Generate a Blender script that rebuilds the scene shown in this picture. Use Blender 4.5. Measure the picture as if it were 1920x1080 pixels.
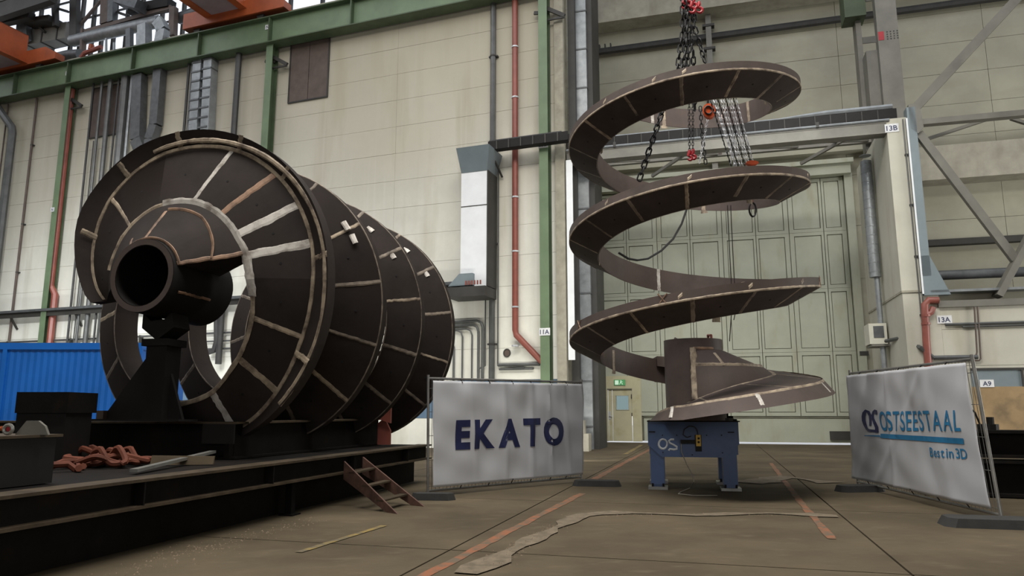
import bpy, bmesh, math, random
from mathutils import Vector as V, Matrix
random.seed(7)
for o in list(bpy.data.objects): bpy.data.objects.remove(o)
SC = bpy.context.scene
COL = SC.collection
# ------------------------------------------------------------------ camera, sky, lights, exposure
F, TH, H = 1360.0, math.atan(230/1360.0), 1.45
cd = bpy.data.cameras.new('camera'); cam = bpy.data.objects.new('camera', cd); COL.objects.link(cam)
cd.sensor_width = 36; cd.lens = F/1920*36; cd.clip_end = 500
cam.location = (0, 0, H); cam.rotation_euler = (math.pi/2+TH, 0, 0)
SC.camera = cam
w = bpy.data.worlds.new('sky'); SC.world = w; w.use_nodes = True
bg = w.node_tree.nodes['Background']; bg.inputs[0].default_value = (0.90, 0.93, 1.0, 1); bg.inputs[1].default_value = 1.5
SC.view_settings.view_transform = 'Standard'; SC.view_settings.look = 'None'
SC.view_settings.exposure = 0.0; SC.view_settings.gamma = 1.0; SC.view_settings.use_curve_mapping = False
def area(name, loc, aim, sx, sy, power, col=(1, .98, .93), spread=180):
    l = bpy.data.lights.new(name, 'AREA'); l.shape = 'RECTANGLE'; l.size = sx; l.size_y = sy
    l.energy = power; l.color = col; l.spread = math.radians(spread)
    o = bpy.data.objects.new(name, l); COL.objects.link(o); o.location = loc
    d = V(aim)-V(loc); o.rotation_euler = d.to_track_quat('-Z', 'Y').to_euler()
    return o
area('skylight_lamp', (-6, 17, 23.6), (-5, 19.5, 0), 46, 8, 1300)
area('skylight_lamp', (-1.5, 6.2, 23.6), (-1.5, 6.4, 0), 24, 6, 7400, (1, .95, .88))
area('rear_fill_lamp', (0, -44, 11), (0, 28, 6), 44, 12, 3800, (1, .98, .97))  # fill light standing in for unseen windows behind the camera
area('bay_fill_lamp', (9.5, 11, 15.5), (7, 31, 5.5), 4, 2, 190, (1, 1, .97), 56)  # unseen lamp added above the frame to brighten the gate
area('far_wall_fill_lamp', (-17, 13, 15.5), (-20, 34.5, 4.5), 5, 2, 620, (.96, .98, 1), 60)  # unseen lamp added above the frame to lift the far left wall
area('low_wall_fill_lamp', (-2.5, 22, .5), (-1.5, 28, 3.5), 10, .5, 320, (1, .98, .9))  # strip standing in for a work lamp inferred behind the lying screw
area('low_wall_fill_lamp', (-18, 28.5, .5), (-15.5, 35, 6.5), 16, .5, 350, (.95, .98, 1))  # second strip, added out of sight to brighten the far left wall
area('right_wall_fill_lamp', (27, 15, 4.5), (18, 26, 3), 5, 7, 1700, (1, .98, .95))  # added out of view to brighten the low right wall; no door there

# ------------------------------------------------------------------ helpers
c_, s_ = math.cos(TH), math.sin(TH)
def ray(px, py):
    a = (px-960)/F; b = (540-py)/F
    return V((a, c_-b*s_, s_+b*c_))
EYE = V((0, 0, H))
def onplane(px, py, p0, n):
    d = ray(px, py); t = (V(p0)-EYE).dot(n)/d.dot(n); return EYE+t*d
def atZ(px, py, z=0.0): return onplane(px, py, (0, 0, z), V((0, 0, 1)))
def atY(px, py, y): return onplane(px, py, (0, y, 0), V((0, 1, 0)))
class Frame:
    """s runs along (rightwards), o out towards the camera side, z up"""
    def __init__(f, org, deg):
        t = math.radians(deg); f.O = V(org); f.u = V((math.cos(t), -math.sin(t), 0)); f.n = V((-math.sin(t), -math.cos(t), 0))
    def p(f, s, o, z): return f.O+f.u*s+f.n*o+V((0, 0, z))
    def sz(f, px, py, o=0.0):
        P = onplane(px, py, f.O+f.n*o, f.n); return (P-f.O).dot(f.u), P.z
    def so(f, px, py, z=0.0):
        P = atZ(px, py, z)-f.O; return P.dot(f.u), P.dot(f.n)
W = Frame((1.22, 27.6, 0), 20)          # long back wall on the left
B = Frame((2.0945, 27.2817, 0), 15.5)   # gate bay on the right; the gate stands at o = GO
GO = -7.6

def nodes(m): return m.node_tree.nodes, m.node_tree.links
def mat(name, col, rough=.6, metal=0.0, var=.25, scale=3.0, bump=0.0, bscale=30, col2=None, stretch=(1, 1, 1), thr=None, spec=None):
    m = bpy.data.materials.new(name); m.use_nodes = True; N, L = nodes(m)
    b = N['Principled BSDF']; b.inputs['Roughness'].default_value = rough; b.inputs['Metallic'].default_value = metal
    if spec is not None: b.inputs['Specular IOR Level'].default_value = spec
    tc = N.new('ShaderNodeNewGeometry'); mp = N.new('ShaderNodeMapping'); mp.inputs['Scale'].default_value = stretch
    L.new(tc.outputs['Position'], mp.inputs[0])
    nz = N.new('ShaderNodeTexNoise'); nz.inputs['Scale'].default_value = scale; nz.inputs['Detail'].default_value = 6; nz.inputs['Roughness'].default_value = .62
    L.new(mp.outputs[0], nz.inputs['Vector'])
    cr = N.new('ShaderNodeValToRGB'); e = cr.color_ramp.elements
    lo, hi = (thr or (.32, .68)); e[0].position = lo; e[1].position = hi
    c2 = col2 or tuple(max(0, x*(1-var)) for x in col); c1 = col if col2 else tuple(x*(1+var*.35) for x in col)
    e[0].color = (*c2, 1); e[1].color = (*c1, 1)
    L.new(nz.outputs['Fac'], cr.inputs[0]); L.new(cr.outputs[0], b.inputs['Base Color'])
    if bump:
        n2 = N.new('ShaderNodeTexNoise'); n2.inputs['Scale'].default_value = bscale; n2.inputs['Detail'].default_value = 4
        L.new(mp.outputs[0], n2.inputs['Vector'])
        bp = N.new('ShaderNodeBump'); bp.inputs['Strength'].default_value = bump; bp.inputs['Distance'].default_value = .02
        L.new(n2.outputs['Fac'], bp.inputs['Height']); L.new(bp.outputs[0], b.inputs['Normal'])
    return m
def stain(m, col, amount, scale, stretch, thr=(.5, .75)):
    """a second layer of stains mixed over the base colour"""
    N, L = nodes(m); b = N['Principled BSDF']; src = b.inputs['Base Color'].links[0].from_socket
    g = N.new('ShaderNodeNewGeometry'); mp = N.new('ShaderNodeMapping'); mp.inputs['Scale'].default_value = stretch
    L.new(g.outputs['Position'], mp.inputs[0])
    nz = N.new('ShaderNodeTexNoise'); nz.inputs['Scale'].default_value = scale; nz.inputs['Detail'].default_value = 5
    L.new(mp.outputs[0], nz.inputs['Vector'])
    cr = N.new('ShaderNodeValToRGB'); e = cr.color_ramp.elements; e[0].position, e[1].position = thr
    e[0].color = (0, 0, 0, 1); e[1].color = (amount, amount, amount, 1); L.new(nz.outputs['Fac'], cr.inputs[0])
    mx = N.new('ShaderNodeMix'); mx.data_type = 'RGBA'; L.new(cr.outputs[0], mx.inputs[0]); L.new(src, mx.inputs[6])
    mx.inputs[7].default_value = (*col, 1); L.new(mx.outputs[2], b.inputs['Base Color'])
    return m
M = {}
M['wall'] = stain(stain(mat('dirty_cream_paint', (.76, .76, .68), .85, var=.16, scale=.5, bump=.15, bscale=25), (.40, .36, .27), .45, 1.0, (1.2, 1.2, .16), (.52, .72)), (.80, .80, .76), .45, 1.6, (2.5, 2.5, .08), (.55, .68))
def height_shade(m, col, amount, z0, z1, wob=2.0):
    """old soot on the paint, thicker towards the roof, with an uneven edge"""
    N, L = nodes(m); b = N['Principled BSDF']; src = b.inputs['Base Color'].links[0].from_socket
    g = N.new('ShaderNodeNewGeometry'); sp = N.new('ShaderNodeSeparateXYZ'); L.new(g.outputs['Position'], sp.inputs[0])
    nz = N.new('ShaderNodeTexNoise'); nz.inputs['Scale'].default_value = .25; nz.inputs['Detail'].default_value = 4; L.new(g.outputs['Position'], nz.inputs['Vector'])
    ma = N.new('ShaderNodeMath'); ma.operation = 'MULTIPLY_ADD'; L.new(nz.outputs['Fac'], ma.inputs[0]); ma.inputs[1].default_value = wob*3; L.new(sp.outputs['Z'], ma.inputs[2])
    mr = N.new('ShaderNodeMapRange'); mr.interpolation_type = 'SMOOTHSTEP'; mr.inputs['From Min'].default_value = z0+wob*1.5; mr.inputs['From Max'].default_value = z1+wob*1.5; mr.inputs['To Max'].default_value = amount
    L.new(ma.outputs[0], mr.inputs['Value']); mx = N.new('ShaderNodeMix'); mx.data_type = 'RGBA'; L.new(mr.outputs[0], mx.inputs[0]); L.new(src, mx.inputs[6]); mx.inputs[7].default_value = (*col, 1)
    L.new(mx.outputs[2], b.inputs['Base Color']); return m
M['wall'] = height_shade(M['wall'], (.33, .29, .20), .75, 4.5, 17)  # the wall's light gradient put into its paint: brighter low, darker high
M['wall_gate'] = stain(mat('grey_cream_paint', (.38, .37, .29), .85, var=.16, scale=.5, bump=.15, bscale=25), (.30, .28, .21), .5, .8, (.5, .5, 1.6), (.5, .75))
M['joint'] = mat('joint_mortar', (.36, .34, .27), .9)
M['gate'] = stain(mat('gate_paint', (.40, .415, .33), .6, var=.1, scale=1.2), (.27, .24, .14), .5, 1.2, (1.5, 1.5, .5), (.55, .78))
M['gate_line'] = mat('gate_seam', (.14, .14, .10), .8)
M['door'] = stain(mat('door_paint', (.50, .47, .31), .6, var=.1, scale=2), (.33, .25, .10), .5, 2.2, (1, 1, 1), (.52, .75))
M['concrete'] = stain(mat('concrete_block', (.40, .38, .31), .9, var=.2, scale=2, bump=.2), (.2, .18, .13), .4, 1.5, (1, 1, .4))
M['pillar'] = stain(mat('pillar_paint', (.52, .51, .43), .85, var=.12, scale=.7, bump=.1), (.36, .33, .25), .5, 1.2, (1.5, 1.5, .25), (.52, .75))
fl = mat('shop_floor', (.106, .084, .054), .85, var=.35, scale=.55, bump=.2, bscale=14, spec=.15)
M['floor'] = stain(stain(fl, (.060, .048, .032), .6, .7, (1, 1, 1), (.45, .75)), (.19, .155, .105), .35, 3.5, (.6, 1.3, 1), (.58, .78))
M['floor_joint'] = mat('floor_joint', (.04, .033, .025), .95)
M['line_orange'] = mat('worn_orange_line', (.24, .085, .035), .8, scale=6, col2=(.11, .08, .05), thr=(.42, .6))
M['line_yellow'] = mat('worn_yellow_line', (.24, .17, .045), .8, scale=6, col2=(.11, .09, .055), thr=(.42, .6))
M['dust'] = mat('grey_dust', (.175, .14, .094), .9, scale=7, col2=(.105, .083, .054), thr=(.38, .62))
M['rubble'] = mat('rubble', (.25, .19, .13), .9, var=.5, scale=12)
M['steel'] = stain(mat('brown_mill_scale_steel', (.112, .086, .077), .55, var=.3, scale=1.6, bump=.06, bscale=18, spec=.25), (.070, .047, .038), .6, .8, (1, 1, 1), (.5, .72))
M['steel_shaded'] = stain(mat('shaded_mill_scale_steel', (.040, .032, .029), .68, var=.3, scale=1.6, bump=.06, bscale=18, spec=.12), (.024, .016, .013), .6, .8, (1, 1, 1), (.5, .72))  # same steel, darkened for the lying screw: its shade is in the colour
M['steel_underside'] = mat('shaded_underside_steel', (.072, .056, .050), .65, var=.3, scale=1.4, spec=.2)  # underside copy of the steel, with the shade put into its colour
M['hole'] = mat('bore', (.004, .004, .004), .9)
M['weld'] = mat('ground_weld_beige', (.50, .41, .30), .55, .1, scale=5, col2=(.12, .088, .066), thr=(.33, .60))
M['weld_dull'] = mat('ground_weld_dull', (.30, .25, .195), .55, .1, scale=5, col2=(.075, .058, .046), thr=(.33, .62))
M['weld_white'] = mat('ground_weld_pale', (.66, .63, .58), .5, .1, scale=5, col2=(.26, .225, .195), thr=(.32, .56))
M['weld_rust'] = mat('ground_weld_rusty', (.36, .22, .14), .6, .1, scale=5, col2=(.12, .078, .055), thr=(.33, .60))
M['chalk'] = mat('chalk', (.62, .50, .46), .9, scale=20, col2=(.35, .25, .22), thr=(.35, .5))
M['black_steel'] = mat('black_painted_steel', (.012, .0105, .010), .6, var=.4, scale=2, spec=.25)
M['beam'] = stain(mat('dark_rusted_beam', (.008, .0065, .0055), .75, var=.4, scale=2.5, bump=.1, spec=.15), (.03, .018, .011), .4, 2, (1, 1, 1), (.55, .8))
M['flange'] = mat('worn_flange_edge', (.070, .052, .033), .6, var=.5, scale=4, spec=.25)
M['green'] = mat('green_steel', (.135, .20, .11), .5, var=.22, scale=1.1)
M['green_dark'] = mat('dark_green_steel', (.06, .09, .045), .55, var=.3, scale=1.5)
M['red_pipe'] = mat('red_pipe_paint', (.26, .075, .055), .45, var=.25, scale=2)
M['red'] = mat('red_paint', (.38, .012, .022), .4)
M['grey_pipe'] = mat('grey_pipe', (.105, .11, .108), .45, .3, var=.3, scale=2)
M['dark_pipe'] = mat('dark_pipe', (.045, .045, .045), .55, .2, var=.3, scale=2)
M['galv'] = mat('galvanised_sheet', (.27, .29, .30), .42, .4, var=.3, scale=3)
M['galv_dark'] = mat('dull_galvanised_sheet', (.115, .123, .128), .5, .4, var=.3, scale=3)
M['grey_sheet'] = mat('grey_blue_sheet', (.20, .245, .265), .5, .1, var=.12, scale=1.5)
M['white_sheet'] = mat('white_sheet', (.80, .83, .85), .5, var=.08, scale=1.5)
M['grey_steel'] = mat('grey_painted_steel', (.185, .18, .155), .55, .1, var=.25, scale=1.2)
M['dark_steel'] = mat('dark_grey_steel', (.042, .040, .036), .6, .1, var=.35, scale=1.2)
M['brown_sheet'] = mat('brown_sheet', (.10, .072, .058), .6, var=.3, scale=2.5)
M['orange'] = mat('crane_orange', (.34, .072, .018), .5, var=.3, scale=1)
M['orange_under'] = mat('crane_underside_grey', (.26, .20, .21), .6, var=.2, scale=1)
M['orange_hi'] = mat('hoist_orange', (.80, .12, .03), .4)
M['blue'] = stain(mat('blue_machine_paint', (.062, .112, .25), .45, var=.2, scale=2.5), (.02, .03, .06), .5, 2.5, (1, 1, 1), (.55, .8))
M['blue_panel'] = mat('blue_ribbed_sheet', (.008, .155, .62), .5, var=.15, scale=1)
M['blue_wall'] = mat('blue_wall_paint', (.10, .17, .25), .7, var=.15)
M['chain'] = mat('black_chain', (.03, .03, .032), .4, .6)
M['zinc'] = mat('bright_zinc', (.60, .62, .65), .4, .25)
M['rubber'] = mat('rubber_block', (.028, .028, .027), .85, var=.3, scale=5, bump=.15)
M['tube'] = mat('fence_tube', (.28, .275, .26), .4, .6, var=.3, scale=4)
M['banner'] = mat('white_banner_cloth', (.53, .545, .58), .75, var=.05, scale=1.5)
M['navy'] = mat('navy_print', (.014, .020, .085), .6)
M['cyan'] = mat('blue_print', (.02, .20, .42), .6)
M['white_paint'] = mat('white_spray_paint', (.68, .72, .76), .7)
M['yellow'] = mat('yellow_plastic', (.70, .43, .05), .5)
M['plate_white'] = mat('sign_white', (.78, .79, .80), .6)
M['ink'] = mat('sign_ink', (.05, .06, .12), .7)
M['exit_green'] = mat('exit_sign_green', (.10, .42, .16), .5)
M['plywood'] = stain(mat('plywood', (.36, .25, .125), .7, var=.25, scale=1.5), (.14, .10, .055), .75, 1.6, (1, 1, 1), (.5, .7))
M['rust_step'] = mat('rusty_red_steel', (.12, .062, .045), .7, var=.5, scale=6, bump=.1)
M['sling'] = mat('orange_sling', (.12, .026, .008), .8, var=.35, scale=6)
M['cardboard'] = mat('board', (.09, .065, .035), .8, var=.2)
M['shiny'] = mat('polished_steel', (.30, .30, .28), .35, .45)
M['cable'] = mat('grey_cable', (.30, .28, .23), .6)
M['ground'] = mat('outside_concrete', (.70, .70, .70), .9, var=.1)
M['roof'] = mat('roof_sheet', (.10, .10, .09), .8)
M['ac'] = mat('cream_plastic', (.60, .59, .50), .5, var=.08)
def glassmat(name, tint, mixf):
    m = bpy.data.materials.new(name); m.use_nodes = True; N, L = nodes(m); out = N['Material Output']
    t = N.new('ShaderNodeBsdfTransparent'); t.inputs[0].default_value = (*tint, 1); g = N.new('ShaderNodeBsdfGlossy'); g.inputs['Roughness'].default_value = .05
    x = N.new('ShaderNodeMixShader'); x.inputs[0].default_value = mixf; L.new(t.outputs[0], x.inputs[1]); L.new(g.outputs[0], x.inputs[2]); L.new(x.outputs[0], out.inputs[0])
    return m
M['glass_dim'] = glassmat('dusty_door_glass', (.42, .48, .47), .05)
M['glass'] = glassmat('window_glass', (.93, .95, .97), .06)
def emit(name, col, s):
    m = bpy.data.materials.new(name); m.use_nodes = True; b = m.node_tree.nodes['Principled BSDF']
    b.inputs['Base Color'].default_value = (*col, 1); b.inputs['Emission Color'].default_value = (*col, 1); b.inputs['Emission Strength'].default_value = s
    return m
M['exit_lit'] = emit('lit_exit_panel', (.62, .85, .66), .35)

ORG = {}
def setp(o, label=None, cat=None, group=None, kind=None):
    if label: o['label'] = label
    if cat: o['category'] = cat
    if group: o['group'] = group
    if kind: o['kind'] = kind
    return o
def thing(name, label, cat, loc, group=None):
    o = bpy.data.objects.new(name, None); COL.objects.link(o); o.location = loc; o.empty_display_size = .2
    ORG[o.name] = V(loc); return setp(o, label, cat, group)
def link_mesh(name, me, parent=None):
    o = bpy.data.objects.new(name, me); COL.objects.link(o)
    if parent is not None: o.parent = parent
    return o
class MB:
    def __init__(b): b.v = []; b.f = []; b.m = []; b.mi = 0
    def add(b, vs, fs):
        k = len(b.v); b.v += [V(x) for x in vs]
        for f in fs: b.f.append(tuple(i+k for i in f)); b.m.append(b.mi)
        return b
    def hexa(b, p): # 8 points: bottom loop 0-3, top loop 4-7
        return b.add(p, [(3, 2, 1, 0), (4, 5, 6, 7), (0, 1, 5, 4), (1, 2, 6, 5), (2, 3, 7, 6), (3, 0, 4, 7)])
    def fbox(b, fr, s0, s1, o0, o1, z0, z1):
        P = fr.p; return b.hexa([P(s0, o1, z0), P(s1, o1, z0), P(s1, o0, z0), P(s0, o0, z0), P(s0, o1, z1), P(s1, o1, z1), P(s1, o0, z1), P(s0, o0, z1)])
    def box(b, x0, x1, y0, y1, z0, z1):
        return b.hexa([(x0, y0, z0), (x1, y0, z0), (x1, y1, z0), (x0, y1, z0), (x0, y0, z1), (x1, y0, z1), (x1, y1, z1), (x0, y1, z1)])
    def bar(b, p0, p1, w, h, up=(0, 0, 1)):
        p0, p1 = V(p0), V(p1); d = (p1-p0).normalized(); sd = d.cross(V(up))
        if sd.length < 1e-4: sd = d.cross(V((1, 0, 0)))
        sd.normalize(); u = sd.cross(d).normalized(); sd *= w/2; u *= h/2
        return b.hexa([p0-sd-u, p0+sd-u, p1+sd-u, p1-sd-u, p0-sd+u, p0+sd+u, p1+sd+u, p1-sd+u])
    def ibeam(b, p0, p1, w, h, t=.03, up=(0, 0, 1)):
        p0, p1 = V(p0), V(p1); d = (p1-p0).normalized(); sd = d.cross(V(up)).normalized(); u = sd.cross(d).normalized()
        b.bar(p0+u*(h/2-t/2), p1+u*(h/2-t/2), w, t, up); b.bar(p0-u*(h/2-t/2), p1-u*(h/2-t/2), w, t, up); b.bar(p0, p1, t, h-2*t, up)
        return b
    def tube(b, pts, r, n=8, closed=False, caps=True):
        pts = [V(p) for p in pts]; K = len(pts); rr = r if isinstance(r, (list, tuple)) else [r]*K
        tan = []
        for i in range(K):
            a = pts[(i-1) % K] if (closed or i > 0) else pts[i]; c = pts[(i+1) % K] if (closed or i < K-1) else pts[i]
            tan.append((c-a).normalized())
        x = tan[0].cross(V((0, 0, 1)));
        if x.length < 1e-3: x = tan[0].cross(V((1, 0, 0)))
        x.normalize(); vs = []
        for i in range(K):
            x = (x-tan[i]*x.dot(tan[i])).normalized(); y = tan[i].cross(x)
            for j in range(n):
                t = 2*math.pi*j/n; vs.append(pts[i]+(x*math.cos(t)+y*math.sin(t))*rr[i])
        fs = []
        for i in range(K if closed else K-1):
            i2 = (i+1) % K
            for j in range(n):
                j2 = (j+1) % n; fs.append((i*n+j, i*n+j2, i2*n+j2, i2*n+j))
        if caps and not closed: fs += [tuple(range(n-1, -1, -1)), tuple((K-1)*n+j for j in range(n))]
        return b.add(vs, fs)
    def prism(b, poly, d):
        d = V(d); n = len(poly); P = [V(p) for p in poly]
        return b.add(P+[p+d for p in P], [tuple(range(n-1, -1, -1)), tuple(range(n, 2*n))]+[(i, (i+1) % n, n+(i+1) % n, n+i) for i in range(n)])
    def bead(b, pts, side, nrm, w, h=.008):
        """raised irregular strip along pts: edges on the surface, crown lifted"""
        vs = []; K = len(pts); ra = [random.uniform(.8, 1.2) for _ in range(K+2)]; rb = [random.uniform(.8, 1.2) for _ in range(K+2)]
        ra = [(ra[max(i-1, 0)]+ra[i]+ra[i+1])/3 for i in range(K)]; rb = [(rb[max(i-1, 0)]+rb[i]+rb[i+1])/3 for i in range(K)]
        for i in range(K):
            ww = w(i) if callable(w) else w
            p = V(pts[i]); sd = V(side[i]).normalized(); n = V(nrm[i]).normalized()
            vs += [p-sd*ww*ra[i]-n*.004, p-sd*ww*.5+n*h, p+sd*ww*.5+n*h, p+sd*ww*rb[i]-n*.004]
        fs = [(i*4+j, i*4+j+1, i*4+j+5, i*4+j+4) for i in range(K-1) for j in range(3)]
        return b.add(vs, fs)
    def build(b, name, mats, parent=None, smooth=False, fix=True):
        if not isinstance(mats, (list, tuple)): mats = [mats]
        off = ORG.get(parent.name, V((0, 0, 0))) if parent is not None else V((0, 0, 0))
        me = bpy.data.meshes.new(name); me.from_pydata([tuple(v-off) for v in b.v], [], b.f)
        for mm in mats: me.materials.append(M[mm] if isinstance(mm, str) else mm)
        for i, p in enumerate(me.polygons): p.material_index = b.m[i]
        if fix:
            bm = bmesh.new(); bm.from_mesh(me); bmesh.ops.recalc_face_normals(bm, faces=bm.faces); bm.to_mesh(me); bm.free()
        if smooth: me.polygons.foreach_set('use_smooth', [True]*len(me.polygons)); me.set_sharp_from_angle(angle=math.radians(40))
        o = link_mesh(name, me, parent); ORG[o.name] = off; return o
    def solo(b, name, mats, label, cat, group=None, smooth=False):
        """a thing that is a single mesh, its origin at its base"""
        c = sum(b.v, V())/len(b.v); base = V((c.x, c.y, min(v.z for v in b.v)))
        b.v = [v-base for v in b.v]; o = b.build(name, mats, None, smooth); o.location = base; ORG[o.name] = base
        return setp(o, label, cat, group)
def struct(o): o['kind'] = 'structure'; return o

def text_mb(b, txt, height, put, xs=1.0, bold=0.0, center=True, sub=0):
    """flat lettering; put(x, y) maps the text plane to the place it is printed on"""
    cu = bpy.data.curves.new('t', 'FONT'); cu.body = txt; cu.size = 1; cu.offset = bold; cu.resolution_u = 4
    ob = bpy.data.objects.new('t', cu); COL.objects.link(ob); dg = bpy.context.evaluated_depsgraph_get()
    me = bpy.data.meshes.new_from_object(ob.evaluated_get(dg)); bpy.data.objects.remove(ob)
    bm = bmesh.new(); bm.from_mesh(me); bmesh.ops.triangulate(bm, faces=bm.faces)
    if sub: bmesh.ops.subdivide_edges(bm, edges=bm.edges, cuts=sub, use_grid_fill=True)
    xsv = [v.co.x for v in bm.verts]; ysv = [v.co.y for v in bm.verts]; k = height/.73
    x0 = (min(xsv)+max(xsv))/2 if center else min(xsv); y0 = 0.0
    bm.verts.index_update()
    b.add([put((v.co.x-x0)*k*xs, (v.co.y-y0)*k) for v in bm.verts], [tuple(v.index for v in f.verts) for f in bm.faces])
    bm.free(); bpy.data.meshes.remove(me)
    return b
# ------------------------------------------------------------------ setting: floor
fb = MB(); fb.box(-60, 40, -46, 60, -.12, -.022); floor = struct(fb.build('floor', 'floor_joint'))
for i in range(-8, 7):
    for j in range(-1, 9):
        s0, o0 = -1.9+i*4.4, 7.85-GO*0-24+j*4.4
        b = MB(); b.fbox(B, s0+.012, s0+4.4-.012, -7.1+j*4.4+.012 if j > -1 else -7.55, -7.1+(j+1)*4.4-.012, -.10, 0); c = B.p(s0+2.2, -7.1+j*4.4+2.2, 0)
        if c.y < 2 or abs(c.x) > c.y*.9+6: continue
        b.build('slab', 'floor', floor)
FZ = [.003]
def floor_strip(name, m, pts, w, jag=.25):
    """a painted line or a worn streak lying on the slabs"""
    FZ[0] += .0012; z = FZ[0]
    P = [atZ(*p, z) for p in pts]; Q = []
    for a, c in zip(P, P[1:]):
        n = max(2, int((c-a).length/.25)); Q += [a.lerp(c, i/n) for i in range(n)]
    Q.append(P[-1]); vs = []
    for i, q in enumerate(Q):
        d = (Q[min(i+1, len(Q)-1)]-Q[max(i-1, 0)]).normalized(); sd = V((d.y, -d.x, 0)); ww = w(i/len(Q)) if callable(w) else w
        vs += [q-sd*ww/2*random.uniform(1-jag, 1+jag), q+sd*ww/2*random.uniform(1-jag, 1+jag)]
    b = MB(); b.add(vs, [(2*i, 2*i+1, 2*i+3, 2*i+2) for i in range(len(Q)-1)]); return b.build(name, m, floor)
floor_strip('marking_line', 'line_orange', [(785, 1085), (1000, 972), (1092, 925)], .13)
floor_strip('marking_line', 'line_orange', [(1100, 906), (1160, 873), (1222, 841)], .16)
floor_strip('marking_line', 'line_orange', [(1560, 1010), (1500, 940), (1445, 868)], .10)
floor_strip('marking_line', 'line_yellow', [(560, 1035), (720, 985)], .08)
floor_strip('marking_line', 'line_yellow', [(1172, 852), (1203, 834)], .16)
floor_strip('marking_line', 'dust', [(1095, 860), (1150, 859)], .16)
floor_strip('dust_streak', 'dust', [(1060, 968), (1150, 960), (1300, 965), (1440, 962), (1570, 967)], lambda t: .10+.22*abs(math.sin(t*9)), .5)
floor_strip('dust_streak', 'dust', [(880, 1075), (940, 1040), (1040, 990), (1095, 962)], lambda t: .22+.12*math.sin(t*17), .4)
floor_strip('dust_streak', 'dust', [(1400, 905), (1470, 893), (1560, 905)], lambda t: .5+.3*math.sin(t*7), .4)
def debris(name, pts, n, spread, smin, smax, m='rubble', base=(0, 0)):
    b = MB()
    for _ in range(n):
        k = random.randrange(len(pts)-1); t = random.random(); p = atZ(*pts[k]).lerp(atZ(*pts[k+1]), t)+V((random.gauss(0, spread), random.gauss(0, spread), 0))
        r = random.uniform(smin, smax)*random.random()**.7+smin*.5; a = random.random()*6.3
        q = [p+V((math.cos(a+j*2.1)*r*random.uniform(.6, 1), math.sin(a+j*2.1)*r*random.uniform(.6, 1), -.001)) for j in range(3)]
        b.add(q+[p+V((0, 0, r*.7))], [(0, 1, 3), (1, 2, 3), (2, 0, 3), (2, 1, 0)])
    o = b.build(name, m); o['kind'] = 'stuff'; return o
setp(debris('floor_rubble', [(915, 1062), (985, 1018), (1045, 985)], 700, .07, .006, .03), 'line of broken brown floor rubble along a crack in the shop floor', 'rubble')
setp(debris('platform_rubble', [(250, 1075), (330, 1042), (420, 1020), (600, 972)], 500, .16, .005, .02), 'scattered grit and chips on the floor below the dark steel platform', 'rubble')
setp(debris('seam_grit', [(1060, 966), (1300, 964), (1560, 966)], 350, .07, .005, .018), 'thin trail of pale grit across the floor in front of the blue stand', 'rubble')
b = MB(); b.fbox(B, -45, 45, GO-40, GO-.02, -.16, .004); struct(b.build('ground', 'ground'))

# ------------------------------------------------------------------ setting: long wall on the left, in slabs
b = MB(); b.fbox(W, -50, .92, -.45, -.07, 0, 20.3); b.fbox(W, .55, .92, -.45, .12, 0, 24); wl = struct(b.build('wall_left', 'joint'))
rows = [0, 1.15, 2.62]+[2.62+1.22*k for k in range(1, 15)]; rows[-1] = 20.28
for r in range(len(rows)-1):
    for k in range(8):
        s1 = .54 if k == 0 else -6.65*k; s0 = max(-50, -6.65*(k+1))
        b = MB(); b.fbox(W, s0+.004, s1-.004, -.09, random.uniform(-.004, .004), rows[r]+.005, rows[r+1]-.005)
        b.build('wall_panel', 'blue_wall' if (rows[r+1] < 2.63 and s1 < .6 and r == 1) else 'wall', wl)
# ------------------------------------------------------------------ setting: gate wall, set back behind the beam
GL, GR, GT = -.15, 11.45, 11.95
b = MB(); b.fbox(B, -6, GL-.02, GO-.5, GO-.07, 0, 25); b.fbox(B, GR+.02, 30, GO-.5, GO-.07, 0, 25); b.fbox(B, GL-.02, GR+.02, GO-.5, GO-.07, GT, 25)
wg = struct(b.build('wall_back', 'joint'))
zz = [0, 2.4, 4.8, 7.2, 9.6, GT]+[GT+1.45*k for k in range(1, 10)]
for r in range(len(zz)-1):
    for s0, s1 in ((-6, GL-.05), (GL-.05, 5.7), (5.7, GR+.05), (GR+.05, 17.5), (17.5, 23.5), (23.5, 30)):
        if zz[r+1] <= GT+.01 and s0 > -1 and s1 < 12: continue
        b = MB(); b.fbox(B, s0+.008, s1-.008, GO-.09, GO+random.uniform(-.006, .006), zz[r]+.008, zz[r+1]-.008)
        b.build('wall_panel', 'wall_gate', wg)
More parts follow.
